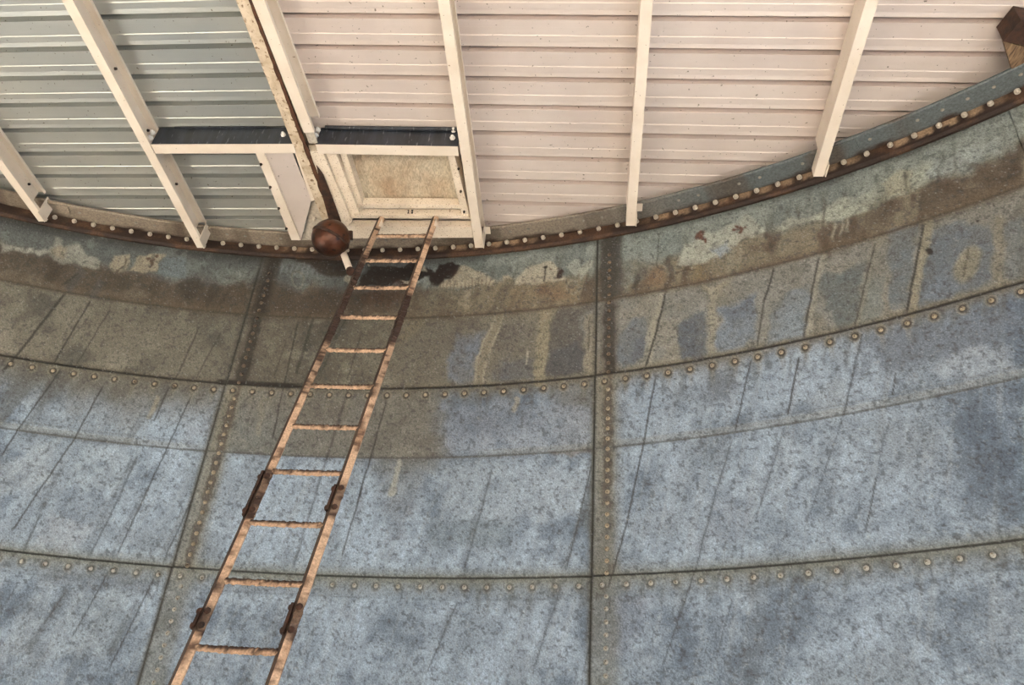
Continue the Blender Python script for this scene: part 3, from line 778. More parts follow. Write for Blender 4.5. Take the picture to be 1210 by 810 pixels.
for big, th, z in seen[:100]:
    o = bpy.data.objects.new('rivet', RIVETS[rivet_kind(th, z)]); C.objects.link(o)
    o.parent = plates[row_col(th, z)]
    o.matrix_local = riv_matrix(th, z) @ Matrix.Rotation(rng.rand() * 6, 4, 'Y')
bm = bmesh.new()
for big, th, z in seen[100:]:
    n0 = len(bm.faces)
    b2 = bmesh.new(); b2.from_mesh(riv_src); b2.transform(riv_matrix(th, z))
    tmp = bpy.data.meshes.new('tmp'); b2.to_mesh(tmp); b2.free(); bm.from_mesh(tmp); bpy.data.meshes.remove(tmp)
    bm.faces.ensure_lookup_table()
    for f in bm.faces[n0:]:
        f.material_index = rivet_kind(th, z)
o = obj('rivets', bm, [r_.materials[0] for r_ in RIVETS], wall, smooth=True); o['kind'] = 'stuff'

# ------------------------------------------------------------------ the ring round the wall's top
ring = thing('rim_ring', 'curved steel ring bolted along the wall top, grey above, dark rust below', 'ring')


def sweep(name, prof, a0, a1, n, mat, colour, parent, sub=1):
    """a profile of (inset, z) points carried round the tank; colour(th, k) paints it"""
    P = []
    for (i0, z0), (i1, z1) in zip(prof, prof[1:] + prof[:1]):
        for s_ in range(sub):
            f = s_ / sub
            P.append((i0 + (i1 - i0) * f, z0 + (z1 - z0) * f))
    m_ = len(P)
    th = np.linspace(a0, a1, n)
    ins = np.array([p[0] for p in P]); zz = np.array([p[1] for p in P])
    T, I = np.meshgrid(th, ins, indexing='ij'); _, Zg = np.meshgrid(th, zz, indexing='ij')
    co = np.stack([np.sin(T) * (S - I), np.cos(T) * (S - I), Zg], -1).reshape(-1, 3)
    idx = np.arange(n * m_).reshape(n, m_)
    nx = np.roll(idx, -1, axis=1)
    f = np.stack([idx[:-1], idx[1:], nx[1:], nx[:-1]], -1).reshape(-1, 4)
    me = bpy.data.meshes.new(name)
    me.from_pydata(co.tolist(), [], f.tolist() + [idx[0].tolist(), idx[-1][::-1].tolist()])
    bm_ = bmesh.new(); bm_.from_mesh(me); bmesh.ops.recalc_face_normals(bm_, faces=bm_.faces); bm_.to_mesh(me); bm_.free()
    if colour is not None:
        set_attr(me, colour(T.ravel(), I.ravel(), Zg.ravel()))
    return link(name, me, mat, parent)


BOLT_D = DTH / 18.6


def ring_rust(th, ins, z):
    s_ = th * S
    n1 = fbm(s_ * 9, z * 22, 31, 4); n2 = fbm(s_ * 40, z * 60, 35, 3)
    dark = lin((40, 27, 22)); brown = lin((74, 52, 38)); tan = lin((142, 120, 98))
    col = dark[None] + (brown - dark)[None] * ss(0.45, 0.75, n1)[:, None]
    ph = (th - TH2) / BOLT_D
    blob = np.abs((ph - 0.5) - np.round(ph - 0.5)) * 2
    up = (z - Z_RIM) / 0.086
    a = ss(0.75, 0.35, blob + 0.5 * (n1 - 0.5)) * ss(0.45, 0.62, up + 0.3 * (n2 - 0.5)) * ss(0.42, 0.66, fbm(s_ * 2.9, s_ * 0 + 3.3, 41, 3))
    col = col * (1 - a[:, None]) + tan[None] * a[:, None]
    return col * (0.75 + 0.5 * n2)[:, None]


def ring_grey(th, ins, z):
    s_ = th * S
    n1 = fbm(s_ * 6, z * 20, 51, 4)
    x, y = project(np.stack([np.sin(th) * S, np.cos(th) * S, z], -1))
    warm = ss(900, 600, x)
    g = lin((88, 96, 99))[None] * (1 - warm[:, None]) + lin((132, 122, 110))[None] * warm[:, None]
    d = lin((78, 66, 56))
    a = ss(0.52, 0.75, n1)[:, None] * 0.75
    col = g * (1 - a) + d[None] * a
    w = ss(0.055, 0.025, ins + 0.07 * (fbm(s_ * 9, s_ * 0, 52, 3) - 0.5))[:, None]
    return col * (1 - w) + lin((52, 36, 28))[None] * w


sweep('rust_band', [(0.006, Z_RIM + 0.002), (0.022, Z_RIM + 0.002), (0.030, Z_RIM + 0.02), (0.030, Z_RIM + 0.086), (0.006, Z_RIM + 0.086)], TH1 - 2 * DTH, TH2 + 2 * DTH, 900, M['ring'], ring_rust, ring, 5)
sweep('top_flange', [(0.004, Z_RIM + 0.087), (0.165, Z_RIM + 0.087), (0.172, Z_RIM + 0.092), (0.172, Z_RIM + 0.104), (0.165, Z_RIM + 0.097), (0.004, Z_RIM + 0.097)], TH1 - 2 * DTH, TH2 + 2 * DTH, 900, M['ring'], ring_grey, ring, 7)
sweep('light_blocking_strip', [(-0.02, Z_RIM + 0.097), (0.006, Z_RIM + 0.097), (0.006, Z_RIM + 0.34), (-0.02, Z_RIM + 0.34)], TH1 - 2 * DTH, TH2 + 2 * DTH, 300, M['dark_hole'], None, ring)  # strip added to block light leaking in between flange and sheets
bm = bmesh.new(); cyl(bm, (0, 0.004, 0), (0, -0.014, 0), 0.0155, 0.0145, 10); dome(bm, (0, -0.014, 0), (0, -1, 0), 0.011, 0.010, 10)
bolt_me = bpy.data.meshes.new('bolt'); bmesh.ops.recalc_face_normals(bm, faces=bm.faces); bm.to_mesh(bolt_me); bm.free(); bolt_me.materials.append(M['bolt'])
bm = bmesh.new(); dome(bm, (0, 0, 0), (0, -1, 0), 0.011, 0.007, 10)
stud_me = bpy.data.meshes.new('stud'); bmesh.ops.recalc_face_normals(bm, faces=bm.faces); bm.to_mesh(stud_me); bm.free(); stud_me.materials.append(noise_mat('grey_stud', (118, 116, 110), (140, 136, 128), 50, 3, rough=0.55))
th = TH2 - 30 * BOLT_D + 0.002
while th < 1.2:
    P = wall_pt(th, Z_RIM + 0.068, 0.03); x, y = project(P)
    if -20 < x < 1225:
        o = bpy.data.objects.new('bolt', bolt_me); C.objects.link(o); o.parent = ring
        o.matrix_local = Matrix.Translation(Vector(P)) @ Matrix.Rotation(-th, 4, 'Z')
        if rng.rand() < 0.75:
            o = bpy.data.objects.new('stud', stud_me); C.objects.link(o); o.parent = ring
            th2 = th + 0.35 * BOLT_D
            o.matrix_local = Matrix.Translation(Vector(wall_pt(th2, Z_RIM + 0.088, 0.115))) @ Matrix.Rotation(-th2, 4, 'Z') @ Matrix.Rotation(math.pi / 2, 4, 'X')
    th += BOLT_D
# splice plates on the curb
for x, y in ((70, 254), (240, 280), (590, 277), (775, 250), (1000, 184)):
    P = on_wall(x, y, 0.05); th = math.atan2(P[0], P[1])
    sweep('splice_plate', [(0.085, Z_RIM + 0.080), (0.165, Z_RIM + 0.080), (0.165, Z_RIM + 0.088), (0.085, Z_RIM + 0.088)], th - 0.013, th + 0.013, 6, M['ring'], ring_grey, ring, 2)

# ------------------------------------------------------------------ roof sheets
ceiling = bpy.data.objects.new('ceiling', None); C.objects.link(ceiling); ceiling['kind'] = 'structure'
tag(ceiling, 'pale ribbed metal roof sheeting over the tank', 'roof')
HT = 0.150                                   # depth of the rafters: the sheets lie on top of them
PITCH_R = 0.1815
PROF = [(0.0, 0.0), (0.038, 0.0), (0.0395, 0.0022), (0.084, 0.0022), (0.088, 0.0), (0.122, 0.0), (0.1235, 0.0030), (0.1485, 0.0), (0.1500, 0.046), (0.1800, 0.046), (0.1815, 0.0)]
TURN = 0.0324


def sheet(u0, u1, k0, k1, turn, t_ref, clip_r, mat='roof'):
    """a sheet of ribs k0..k1 (counted along the rafters); turn leans its ribs against the rafters"""
    rows_ = []
    for k in range(k0, k1):
        for t, h in (PROF if k == k1 - 1 else PROF[:-1]):
            rows_.append((t_ref + k * PITCH_R + t, h))
    bm = bmesh.new()
    lines = []
    NU = 14
    for t, h in rows_:
        us = np.linspace(u0, u1, 240)
        pts = np.array([roof_uvh(uu, t + turn * uu, HT + h) for uu in us])
        ok = np.hypot(pts[:, 0], pts[:, 1]) < clip_r
        if ok.sum() < 2:
            lines.append(None); continue
        a, b_ = us[ok][0], us[ok][-1]
        lines.append([(uu, t + turn * uu, HT + h) for uu in np.linspace(a, b_, NU)])
    for lift in (0.0,):
        vs = []
        for L in lines:
            vs.append(None if L is None else [bm.verts.new(Vector(roof_uvh(*p))) for p in L])
        for A, B in zip(vs[:-1], vs[1:]):
            if A and B:
                for i in range(NU - 1):
                    bm.faces.new([A[i], B[i], B[i + 1], A[i + 1]])
    if not bm.faces:
        bm.free(); return None
    o = obj('roof_sheet', bm, M[mat], ceiling)
    md = o.modifiers.new('thickness', 'SOLIDIFY'); md.thickness = 0.0025; md.offset = 0.0
    return o


T_LEFT = 2.119 + 0.118 * 0.75 - 0.150
T_RIGHT = 2.184 + 0.118 * 0.75 - 0.150
for k in range(-41, 20, 5):  # unseen sheets behind the view are added to shape the sunlit opening
    sheet(-6.4, -1.66, k, k + 5, 0.0, T_LEFT, 6.17, 'roof_grey')
    if -21 < k < -6:
        sheet(-1.70, 0.3, k, k + 5, TURN, T_RIGHT, 6.17)
    else:
        sheet(-1.70, 4.6, k, k + 5, TURN, T_RIGHT, 6.17)

# ------------------------------------------------------------------ rafters
def channel_bm(A, B, side, w, h, lip, th=0.004, up=RN, mode='C'):
    """open C channel from A to B: web at A, flanges towards side"""
    A = np.asarray(A); B = np.asarray(B); side = np.asarray(side)
    pr = [(0, 0), (w, 0), (w, lip), (w - th, lip), (w - th, th), (th, th), (th, h - th), (w - th, h - th), (w - th, h - lip), (w, h - lip), (w, h), (0, h)]
    bm = bmesh.new()
    prism(bm, [A + side * x + up * y for x, y in pr], B - A)
    return bm


def nuts(parent, pts, d, r=0.011, mat='zinc', name='bolt'):
    for p in pts:
        bm = bmesh.new()
        p = np.asarray(p)
        cyl(bm, p, p + d * 0.010, r * 1.5, r * 1.5, 6); cyl(bm, p + d * 0.010, p + d * 0.020, r * 1.0, r * 0.9, 8)
        dome(bm, p + d * 0.020, d, r * 0.9, 0.006, 8, 2)
        obj(name, bm, M[mat], parent)


RAFTERS = [
    ('A', (0, 205.4), (45.7, 262), -3.66, 'pale steel roof rafter cut off by the upper left corner of the view'),
    ('B', None, (233, 293.0), -2.660, 'pale steel roof rafter carrying the outer end of the dark cross beam'),
    ('D', None, (561.3, 293), -0.776, 'pale steel roof rafter passing close beside the hatch and ladder top'),
    ('E', None, (739.7, 267), 0.187, 'pale steel roof rafter, first one clear of the hatch, ending above the riveted upright seam'),
    ('F', None, (961, 208.9), 1.203, 'pale steel roof rafter with a dark shaded side, nearest the rusty bent bracket'),
]
W_R = 0.056
for key, _, end, u, label in RAFTERS:
    E_ = on_roof(*end)
    o0 = CAM + RN * ((RP - CAM) @ RN)
    tE = (E_ - o0) @ RD; uE = (E_ - o0) @ RU
    A = roof_uvh(u, 0.9, 0.0); B = roof_uvh(uE, tE, 0.0)
    t = thing('roof_rafter', label, 'rafter', 'new roof rafters')
    cut = (S - 0.19) - 0.0
    back = 0.0
    while np.hypot(*(B - RD * back)[:2]) > cut and back < 0.5:
        back += 0.005
    Bc = B - (B - A) / np.linalg.norm(B - A) * back
    bmc = channel_bm(A, Bc, RU, W_R, HT - 0.002, 0.02)
    if back > 0.01:                                            # the end is notched to pass under the ring's flange
        prism(bmc, [Bc + RU * x + RN * y for x, y in ((0, 0), (W_R, 0), (W_R, 0.02), (W_R - 0.004, 0.02), (W_R - 0.004, 0.004), (0.004, 0.004), (0.004, 0.07), (0, 0.07))], B - Bc)
    obj('channel', bmc, M['rafter'], t)
    # fixing screws through the web, seen from the open side
    L_ = np.linalg.norm(B - A); dirn = (B - A) / L_
    for f in np.arange(0.35, L_ - 0.05, 0.42):
        if key in 'AB':
            bm = bmesh.new()
            p = A + dirn * f + RU * 0.004 + RN * 0.115
            cyl(bm, p, p + RU * 0.012, 0.009, 0.007, 8); obj('screw', bm, M['dark_hole'], t)
    # end clip
    bm = bmesh.new()
    box(bm, B + RU * (W_R + 0.001) - dirn * 0.10 + RN * -0.02, dirn * 0.085, RU * 0.005, RN * 0.15)
    if key in 'DEF':
        box(bm, B + RU * (W_R + 0.001) - dirn * 0.10 + RN * 0.085, dirn * 0.06, RU * 0.04, RN * 0.005)
    obj('end_clip', bm, M['rafter'], t)
    settle(t, B)

# the old painted beam with the rusty edge, and the new channel beside it
A0, A1 = on_roof(278.6, 0), on_roof(380, 258)
d0 = (A1 - A0) / np.linalg.norm(A1 - A0)
sd = np.cross(d0, RN); sd /= np.linalg.norm(sd)
Ast = A0 - d0 * 1.0
t = thing('old_roof_beam', 'old flaking painted roof beam with a rusty edge, running down to the rusty ball', 'beam')
bm = bmesh.new()
WB = 0.072
Aend = A1 + d0 * 0.10
bl = np.linalg.norm(Aend - Ast)
box(bm, Ast, sd * WB, RN * 0.012, d0 * bl); box(bm, Ast + sd * 0.02 + RN * 0.012, sd * 0.012, RN * 0.125, d0 * bl); box(bm, Ast + RN * 0.137, sd * WB, RN * 0.010, d0 * bl)
obj('flanged_beam', bm, M['old_beam'], t)
bm = bmesh.new()
nseg = 70; vs = []
for k in range(nseg + 1):
    p = Ast + d0 * (bl * k / nseg) + sd * WB - RN * 0.003
    wd = 0.003 + 0.010 * rng.rand() + 0.010 * max(0, k / nseg - 0.3)
    vs.append([p - sd * (0.002 + wd * 0.8), p + sd * (0.003 + wd * 0.5), p + sd * (0.003 + wd * 0.5) + RN * 0.014, p - sd * (0.002 + wd * 0.8) + RN * 0.014])
vs = [[bm.verts.new(Vector(q)) for q in r] for r in vs]
for a, b_ in zip(vs[:-1], vs[1:]):
    for e in range(4):
        bm.faces.new([a[e], a[(e + 1) % 4], b_[(e + 1) % 4], b_[e]])
bm.faces.new(vs[0]); bm.faces.new(vs[-1][::-1])
o = obj('rusty_edge', bm, M['rust_line'], t); o['label'] = 'ragged rust along the beam edge'
# rust-blackened lower end
bm = bmesh.new()
pts = [(374, 196), (382, 207), (392, 232), (403, 262), (398, 274), (389, 262), (381, 232)]
px_prism(bm, pts, -0.006, -0.001)
o = obj('rust_scale', bm, M['rust'], t); o['label'] = 'dark rust scale on the lower end'
settle(t, Aend)

t = thing('trimmer_channel', 'short-ended pale channel running beside the old flaking roof beam down to the dark cross beam', 'rafter')
B0, B1 = on_roof(297.5, 0), on_roof(359, 157)
d1 = (B1 - B0) / np.linalg.norm(B1 - B0); s1 = np.cross(d1, RN); s1 /= np.linalg.norm(s1)
obj('channel', channel_bm(B0 - d1 * 1.0, B1, s1, 0.062, HT - 0.002, 0.02), M['rafter'], t)
bm = bmesh.new(); box(bm, B1 - d1 * 0.02 + s1 * 0.005 + RN * 0.005, d1 * 0.10, s1 * 0.05, RN * 0.006); obj('end_clip', bm, M['bolt'], t)
settle(t, B1)

# ------------------------------------------------------------------ the two dark cross beams (headers)
def header(p_left, p_right, label, boltpx, roll):
    t = thing('cross_beam', label, 'beam', 'dark cross beams between the rafters')
    L, R_ = on_roof(*p_left), on_roof(*p_right)
    d = (R_ - L) / np.linalg.norm(R_ - L)
    away = np.cross(RN, d); away /= np.linalg.norm(away)
    ln = np.linalg.norm(R_ - L)
    bm = bmesh.new(); box(bm, L, d * ln, away * 0.005, RN * (HT - 0.004)); box(bm, L + RN * (HT - 0.009), d * ln, away * 0.06, RN * 0.005)
    if roll:
        cyl(bm, L + RN * (HT - 0.016) - away * 0.012 + d * 0.03, L + RN * (HT - 0.016) - away * 0.012 + d * (ln - 0.02), 0.012, 0.012, 10)
    else:
        box(bm, L + RN * (HT - 0.012) - away * 0.012 + d * 0.1, d * ln * 0.66, away * 0.012, RN * 0.006)
    obj('web', bm, M['header'], t)
    bm = bmesh.new(); box(bm, L - RN * 0.0045, d * ln, away * 0.066, RN * 0.004); box(bm, L + away * 0.062 - RN * 0.0005, d * ln, away * 0.004, RN * 0.02)
    obj('bottom_flange', bm, M['rafter'], t)
    for x, y in boltpx:
        # meet the web's plane
        dr = ray(x, y); P = CAM + dr * (((L - CAM) @ away) / (dr @ away))
        nuts(t, [P], -away, 0.0105)
    settle(t, L)


header((178.5, 170.5), (346.5, 170.0), 'dark blue primed cross beam over the white flashing panel, away from the ladder', [(181, 158), (178.5, 164), (335, 160)], False)
header((373.0, 170.5), (541.0, 173.0), 'dark blue primed cross beam with a rolled top lip over the ladder hatch', [(376, 154.5), (373.8, 161), (536, 155), (534.8, 164)], True)

# ------------------------------------------------------------------ flashing beside the old beam
t = thing('short_rafter', 'short narrow pale strip with dark screws, running from cross beam along the white flashing', 'rafter')
bm = bmesh.new(); px_prism(bm, [(301, 179), (311.5, 179), (355, 284), (344.5, 284)], 0.0, 0.12); obj('strip', bm, M['rafter'], t)
for x, y in ((310, 194), (321, 221), (331, 246), (340, 270)):
    P = on_roof(x - 1.5, y, 0.0); bm = bmesh.new(); cyl(bm, P, P - RN * 0.012, 0.009, 0.006, 8); obj('screw', bm, M['dark_hole'], t)
settle(t, on_roof(350, 284))

t = thing('flashing_panel', 'flat white flashing sheet tapering to a point between short rafter and old beam', 'flashing')
bm = bmesh.new(); px_prism(bm, [(311.5, 179), (345, 179), (368, 236), (355.5, 284), (354, 284)], 0.014, 0.018); obj('sheet', bm, M['roof'], t)
bm = bmesh.new(); px_prism(bm, [(345, 171), (350, 171), (374.5, 236), (368, 238)], 0.008, 0.10); obj('upstand', bm, M['rafter'], t)
settle(t, on_roof(340, 230, 0.016))

t = thing('gusset_plate', 'grey bolted gusset plate behind the rusty ball, beside the white flashing point', 'plate')
bm = bmesh.new(); px_prism(bm, [(368.5, 237), (381, 238), (397, 284), (356.5, 284)], 0.035, 0.042); obj('plate', bm, M['bolt'], t)
P = on_roof(371.5, 258, 0.035); nuts(t, [P], -RN, 0.009, 'bolt'); P = on_roof(350, 281, -0.001)
settle(t, on_roof(376, 262, 0.038))

# ------------------------------------------------------------------ the hatch
t = thing('roof_hatch', 'pale framed roof hatch with a cloudy brown fibreglass panel above the ladder', 'hatch')
bm = bmesh.new(); px_prism(bm, [(405, 178), (536, 178), (553, 243), (420, 243)], 0.115, 0.122); obj('fibreglass_panel', bm, M['panel'], t)
for nm, quad, h0, h1 in (
        ('side_frame', [(362, 179), (381, 179), (416, 262), (404, 275)], 0.004, 0.06),
        ('side_frame', [(384, 179), (396, 179), (424.5, 252), (415, 260)], 0.02, 0.13),
        ('side_frame', [(401, 179), (408.5, 179), (430, 246), (423, 252)], 0.045, 0.14),
        ('side_frame', [(528, 179), (536, 180), (556, 259), (547, 259)], 0.02, 0.14),
        ('cross_rail', [(425, 241), (549, 242), (550, 246.5), (424, 246)], 0.045, 0.100),
        ('cross_rail', [(418, 254), (553, 255), (554, 258.5), (418, 258)], 0.012, 0.068),
        ('sill_plate', [(408, 267.5), (557, 268.5), (559, 281), (404, 282)], 0.0, 0.055)):
    bm = bmesh.new(); px_prism(bm, quad, h0, h1); obj(nm, bm, M['hatch'], t)
bm = bmesh.new()
for x, y in ((543, 199), (545.5, 226), (549.5, 250)):
    bm = bmesh.new(); P = on_roof(x - 1.0, y, 0.02); cyl(bm, P, P - RN * 0.012, 0.008, 0.006, 8); obj('screw', bm, M['dark_hole'], t)
# marks stamped on the upper cross rail
bm = bmesh.new()
for x in (481.5, 486.0):
    px_prism(bm, [(x, 248.5), (x + 2.2, 248.5), (x + 1.6, 250.8), (x + 2.0, 252.6), (x - 0.4, 252.6), (x + 0.6, 250.6)], 0.006, 0.010)
obj('latch_clip', bm, M['dark_hole'], t)
settle(t, on_roof(485, 250))

# ------------------------------------------------------------------ ladder
LD = np.array([0.04443, 0.32430, 0.94491]); LD /= np.linalg.norm(LD)      # up the rails
LX = np.array([math.cos(math.radians(7.8)), -math.sin(math.radians(7.8)), 0.0])
LN = np.cross(LX, LD)                                                         # away from the camera side is negative
if LN @ FW > 0:
    LN = -LN
P0 = CAM + S * np.array([-0.169525, 0.720952, 0.534720]) * 0.876


def on_ladder(x, y):
    d = ray(x, y); return CAM + d * (((P0 - CAM) @ LN) / (d @ LN))


RUNGS = [((413, 340), (485, 340)), ((399, 375), (473, 376)), ((385, 413), (462, 416)), ((367, 457), (447, 459)), ((344, 504), (431, 507)),
         ((319, 556), (411, 560)), ((294, 617), (386, 621)), ((261, 686), (360, 691)), ((226, 766), (338, 771))]
lv = [((on_ladder(*a) - P0) @ LD, (on_ladder(*b_) - P0) @ LD) for a, b_ in RUNGS]
lx = [((on_ladder(*a) - P0) @ LX, (on_ladder(*b_) - P0) @ LX) for a, b_ in RUNGS]
xl = float(np.polyfit([v[0] for v in lv], [v[0] for v in lx], 1)[1]); kl = float(np.polyfit([v[0] for v in lv], [v[0] for v in lx], 1)[0])
xr = float(np.polyfit([v[1] for v in lv], [v[1] for v in lx], 1)[1]); kr = float(np.polyfit([v[1] for v in lv], [v[1] for v in lx], 1)[0])
pitch_l = float(np.mean(np.diff([-(a + b_) / 2 for a, b_ in lv])))
v_top = (on_ladder(445, 258) - P0) @ LD
v_floor = -P0[2] / LD[2]
lad = thing('ladder', 'rusty two-rail steel ladder leaning from the tank floor up to the roof hatch', 'ladder')


def rail_colour(v, ph, side):
    """cream paint gone to rust in patches; v runs up the rail"""
    n1 = fbm(v * 5.0 + side * 31, ph * 0.7 + side, 61 + side, 4); n2 = fbm(v * 40, ph * 3 + side * 9, 66, 3)
    cream = lin((198, 168, 142)); orange = lin((138, 102, 78)); brown = lin((54, 35, 26))
    a = ss(0.50, 0.66, n1 * 0.7 + n2 * 0.3); b_ = np.zeros_like(v)
    for va, vb, s_, k_ in RUSTY:
        if s_ == side:
            b_ = np.maximum(b_, k_ * ss(va - 0.04, va + 0.02, v + 0.05 * (n2 - 0.5)) * ss(vb + 0.04, vb - 0.02, v + 0.05 * (n2 - 0.5)))
    col = cream[None] + (orange - cream)[None] * (a * 0.75)[:, None]
    col = col + (brown[None] - col) * np.clip(ss(0.52, 0.66, n2 * 0.6 + n1 * 0.4) * 0.75 + b_, 0, 1)[:, None]
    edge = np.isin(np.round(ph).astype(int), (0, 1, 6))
    col[edge] = col[edge] * 0.08 + lin((44, 29, 22))[None] * 0.92  # left facet painted dark, as the side turned from the light
    return col


def vpx(y, side):
    """height along the rail seen at image row y"""
    best = None
    for v in np.linspace(v_floor, v_top, 900):
        p = P0 + LD * v + LX * ((xl + kl * v) if side == 0 else (xr + kr * v))
        e = abs(project(p)[1] - y)
        if best is None or e < best[0]:
            best = (e, v)
    return best[1]


RUSTY = []
for y0, y1, s_, k_ in ((312, 408, 0, 1.0), (350, 408, 1, 1.0), (295, 350, 0, 0.5), (560, 612, 0, 0.75), (412, 470, 0, 0.35), (412, 470, 1, 0.35), (575, 612, 1, 0.7), (715, 755, 1, 0.8), (722, 745, 0, 0.8), (690, 705, 0, 0.6), (270, 300, 0, 0.3)):
    RUSTY.append((vpx(y1, s_), vpx(y0, s_), s_, k_))
for side in (0, 1):
    nv = 420
    vv = np.linspace(v_floor, v_top, nv)
    # angle iron with its corner to the front: a narrow face to the left, a wide one to the right
    prof = [(-0.014, 0.004), (0.003, 0.0155), (0.004, 0.016), (0.028, 0.004), (0.028, -0.004), (0.006, 0.008), (-0.008, -0.001)]
    off = -0.012
    co, cv, cph = [], [], []
    for i, v in enumerate(vv):
        base = P0 + LD * v + LX * ((xl + kl * v) if side == 0 else (xr + kr * v))
        rust = 0.0
        for va, vb, s_, k_ in RUSTY:
            if s_ == side and va < v < vb:
                rust = max(rust, k_)
        for j, (a, b_) in enumerate(prof):
            e = (rng.rand() - 0.5) * 0.010 * rust
            co.append(base + LX * (a + off + e) + LN * (b_ + e)); cv.append(v); cph.append(j)
    m_ = len(prof)
    idx = np.arange(nv * m_).reshape(nv, m_); nx = np.roll(idx, -1, axis=1)
    f = np.stack([idx[:-1], idx[1:], nx[1:], nx[:-1]], -1).reshape(-1, 4).tolist() + [idx[0].tolist(), idx[-1][::-1].tolist()]
    me = bpy.data.meshes.new('rail'); me.from_pydata([c.tolist() for c in co], [], f)
    bmx = bmesh.new(); bmx.from_mesh(me); bmesh.ops.recalc_face_normals(bmx, faces=bmx.faces); bmx.to_mesh(me); bmx.free()
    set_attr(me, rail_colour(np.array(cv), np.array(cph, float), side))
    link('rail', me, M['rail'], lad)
# rungs
k = -2
v0 = (lv[0][0] + lv[0][1]) / 2
while True:
    v = v0 - k * pitch_l
    if v < v_floor + 0.1:
        break
    a = P0 + LD * v + LX * (xl + kl * v + 0.012); b_ = P0 + LD * v + LX * (xr + kr * v - 0.006)
    nn = 46; m_ = 8
    co = []; cl = []
    for i in range(nn):
        c0 = a + (b_ - a) * i / (nn - 1)
        rr = 0.0125 * (1 + 0.35 * (rng.rand() - 0.5))
        sag = -0.002 * math.sin(math.pi * i / (nn - 1))
        for j in range(m_):
            an = 2 * math.pi * j / m_
            jit = 1 + 0.18 * (rng.rand() - 0.5)
            co.append(c0 + np.array([0, 0, sag]) + (LN * math.cos(an) * 0.9 + LD * math.sin(an)) * rr * jit)
            n_ = float(fbm(np.array([i * 0.35 + k * 7.0]), np.array([j * 0.3]), 71, 3)[0])
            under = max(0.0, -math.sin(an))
            w = min(1, max(0, (n_ - 0.5) * 3.0 + 0.5 + (math.sin(an) + 0.45) * 1.5))  # rust, weighted dark above and pale below to paint in light from beneath
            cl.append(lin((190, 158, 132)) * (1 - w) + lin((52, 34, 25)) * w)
    idx = np.arange(nn * m_).reshape(nn, m_); nx = np.roll(idx, -1, axis=1)
    f = np.stack([idx[:-1], idx[1:], nx[1:], nx[:-1]], -1).reshape(-1, 4).tolist() + [idx[0].tolist(), idx[-1][::-1].tolist()]
    me = bpy.data.meshes.new('rung'); me.from_pydata([c.tolist() for c in co], [], f)
    bmx = bmesh.new(); bmx.from_mesh(me); bmesh.ops.recalc_face_normals(bmx, faces=bmx.faces); bmx.to_mesh(me); bmx.free()
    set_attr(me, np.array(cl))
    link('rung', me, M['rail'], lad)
    k += 1
# rusted joint plates and bolts on the rails
for y0, y1, side in ((560, 612, 0), (576, 606, 1), (716, 752, 1), (722, 744, 0)):
    va, vb = vpx(y1, side), vpx(y0, side)
    bm = bmesh.new()
    x_ = lambda v: (xl + kl * v) if side == 0 else (xr + kr * v)
    A = P0 + LD * va + LX * (x_(va) - 0.030); B = P0 + LD * vb + LX * (x_(vb) - 0.030)
    box(bm, A - LN * 0.012, LX * 0.011, LN * 0.030, B - A)
    for f in (0.12, 0.88):
        p = A + (B - A) * f + LX * 0.003 + LN * 0.006
        dome(bm, p, -LX, 0.015, 0.014, 8); dome(bm, p + LX * 0.030 + LN * 0.008, LN, 0.014, 0.012, 8)
    o = obj('joint_plate', bm, M['rust'], lad)
for side in (0, 1):
    bm = bmesh.new()
    base = P0 + LD * (v_top - 0.02) + LX * ((xl + kl * v_top) if side == 0 else (xr + kr * v_top))
    prism(bm, [base + LX * 0.004, base + LX * 0.030 - LD * 0.09, base - LD * 0.09 + LX * 0.004], LN * 0.010)
    obj('top_bracket', bm, M['rafter'], lad)
settle(lad, P0 + LD * v_floor + LX * (xl + xr) / 2)

# ------------------------------------------------------------------ rusty float ball
t = thing('float_ball', 'round rusty brown float ball hanging below the old roof beam', 'float')
PB = CAM + ray(391, 281.5) / np.linalg.norm(ray(391, 281.5)) * 5.02
RB = 22.6 / F * ((PB - CAM) @ FW)
bm = bmesh.new(); bmesh.ops.create_uvsphere(bm, u_segments=40, v_segments=24, radius=RB)
axis = (RT * -0.42 - UP * 0.86 - FW * 0.28); axis = axis / np.linalg.norm(axis)
rot = Vector((0, 0, 1)).rotation_difference(Vector(axis)).to_matrix().to_4x4()
bm.transform(Matrix.Translation(Vector(PB)) @ rot)
obj('ball', bm, M['rust_ball'], t, smooth=True)
# raised seam band round the middle
bm = bmesh.new()
nb = 48; prof = [(RB * 0.985, -0.010), (RB * 1.03, -0.007), (RB * 1.045, 0.0), (RB * 1.03, 0.007), (RB * 0.985, 0.010)]
rings = [[bm.verts.new((r_ * math.cos(2 * math.pi * k / nb), r_ * math.sin(2 * math.pi * k / nb), z_)) for r_, z_ in prof] for k in range(nb)]
for k in range(nb):
    A, B = rings[k], rings[(k + 1) % nb]
    for e in range(4):
        bm.faces.new([A[e], A[e + 1], B[e + 1], B[e]])
bm.transform(Matrix.Translation(Vector(PB)) @ rot)
o = obj('seam_band', bm, M['rust'], t); o['label'] = 'dark raised seam band'
bm = bmesh.new()
lg = RT * 0.93 + UP * 0.2
box(bm, PB + lg * RB * 0.9 - UP * 0.03, RT * 0.03, UP * 0.055, FW * 0.03); obj('lug', bm, M['rust'], t)
bm = bmesh.new()
hang = Aend - d0 * 0.06 + sd * 0.04
cyl(bm, PB + (hang - PB) * 0.05, hang + RN * 0.01, 0.026, 0.03, 12); obj('hanger', bm, M['rust'], t)
settle(t, PB)

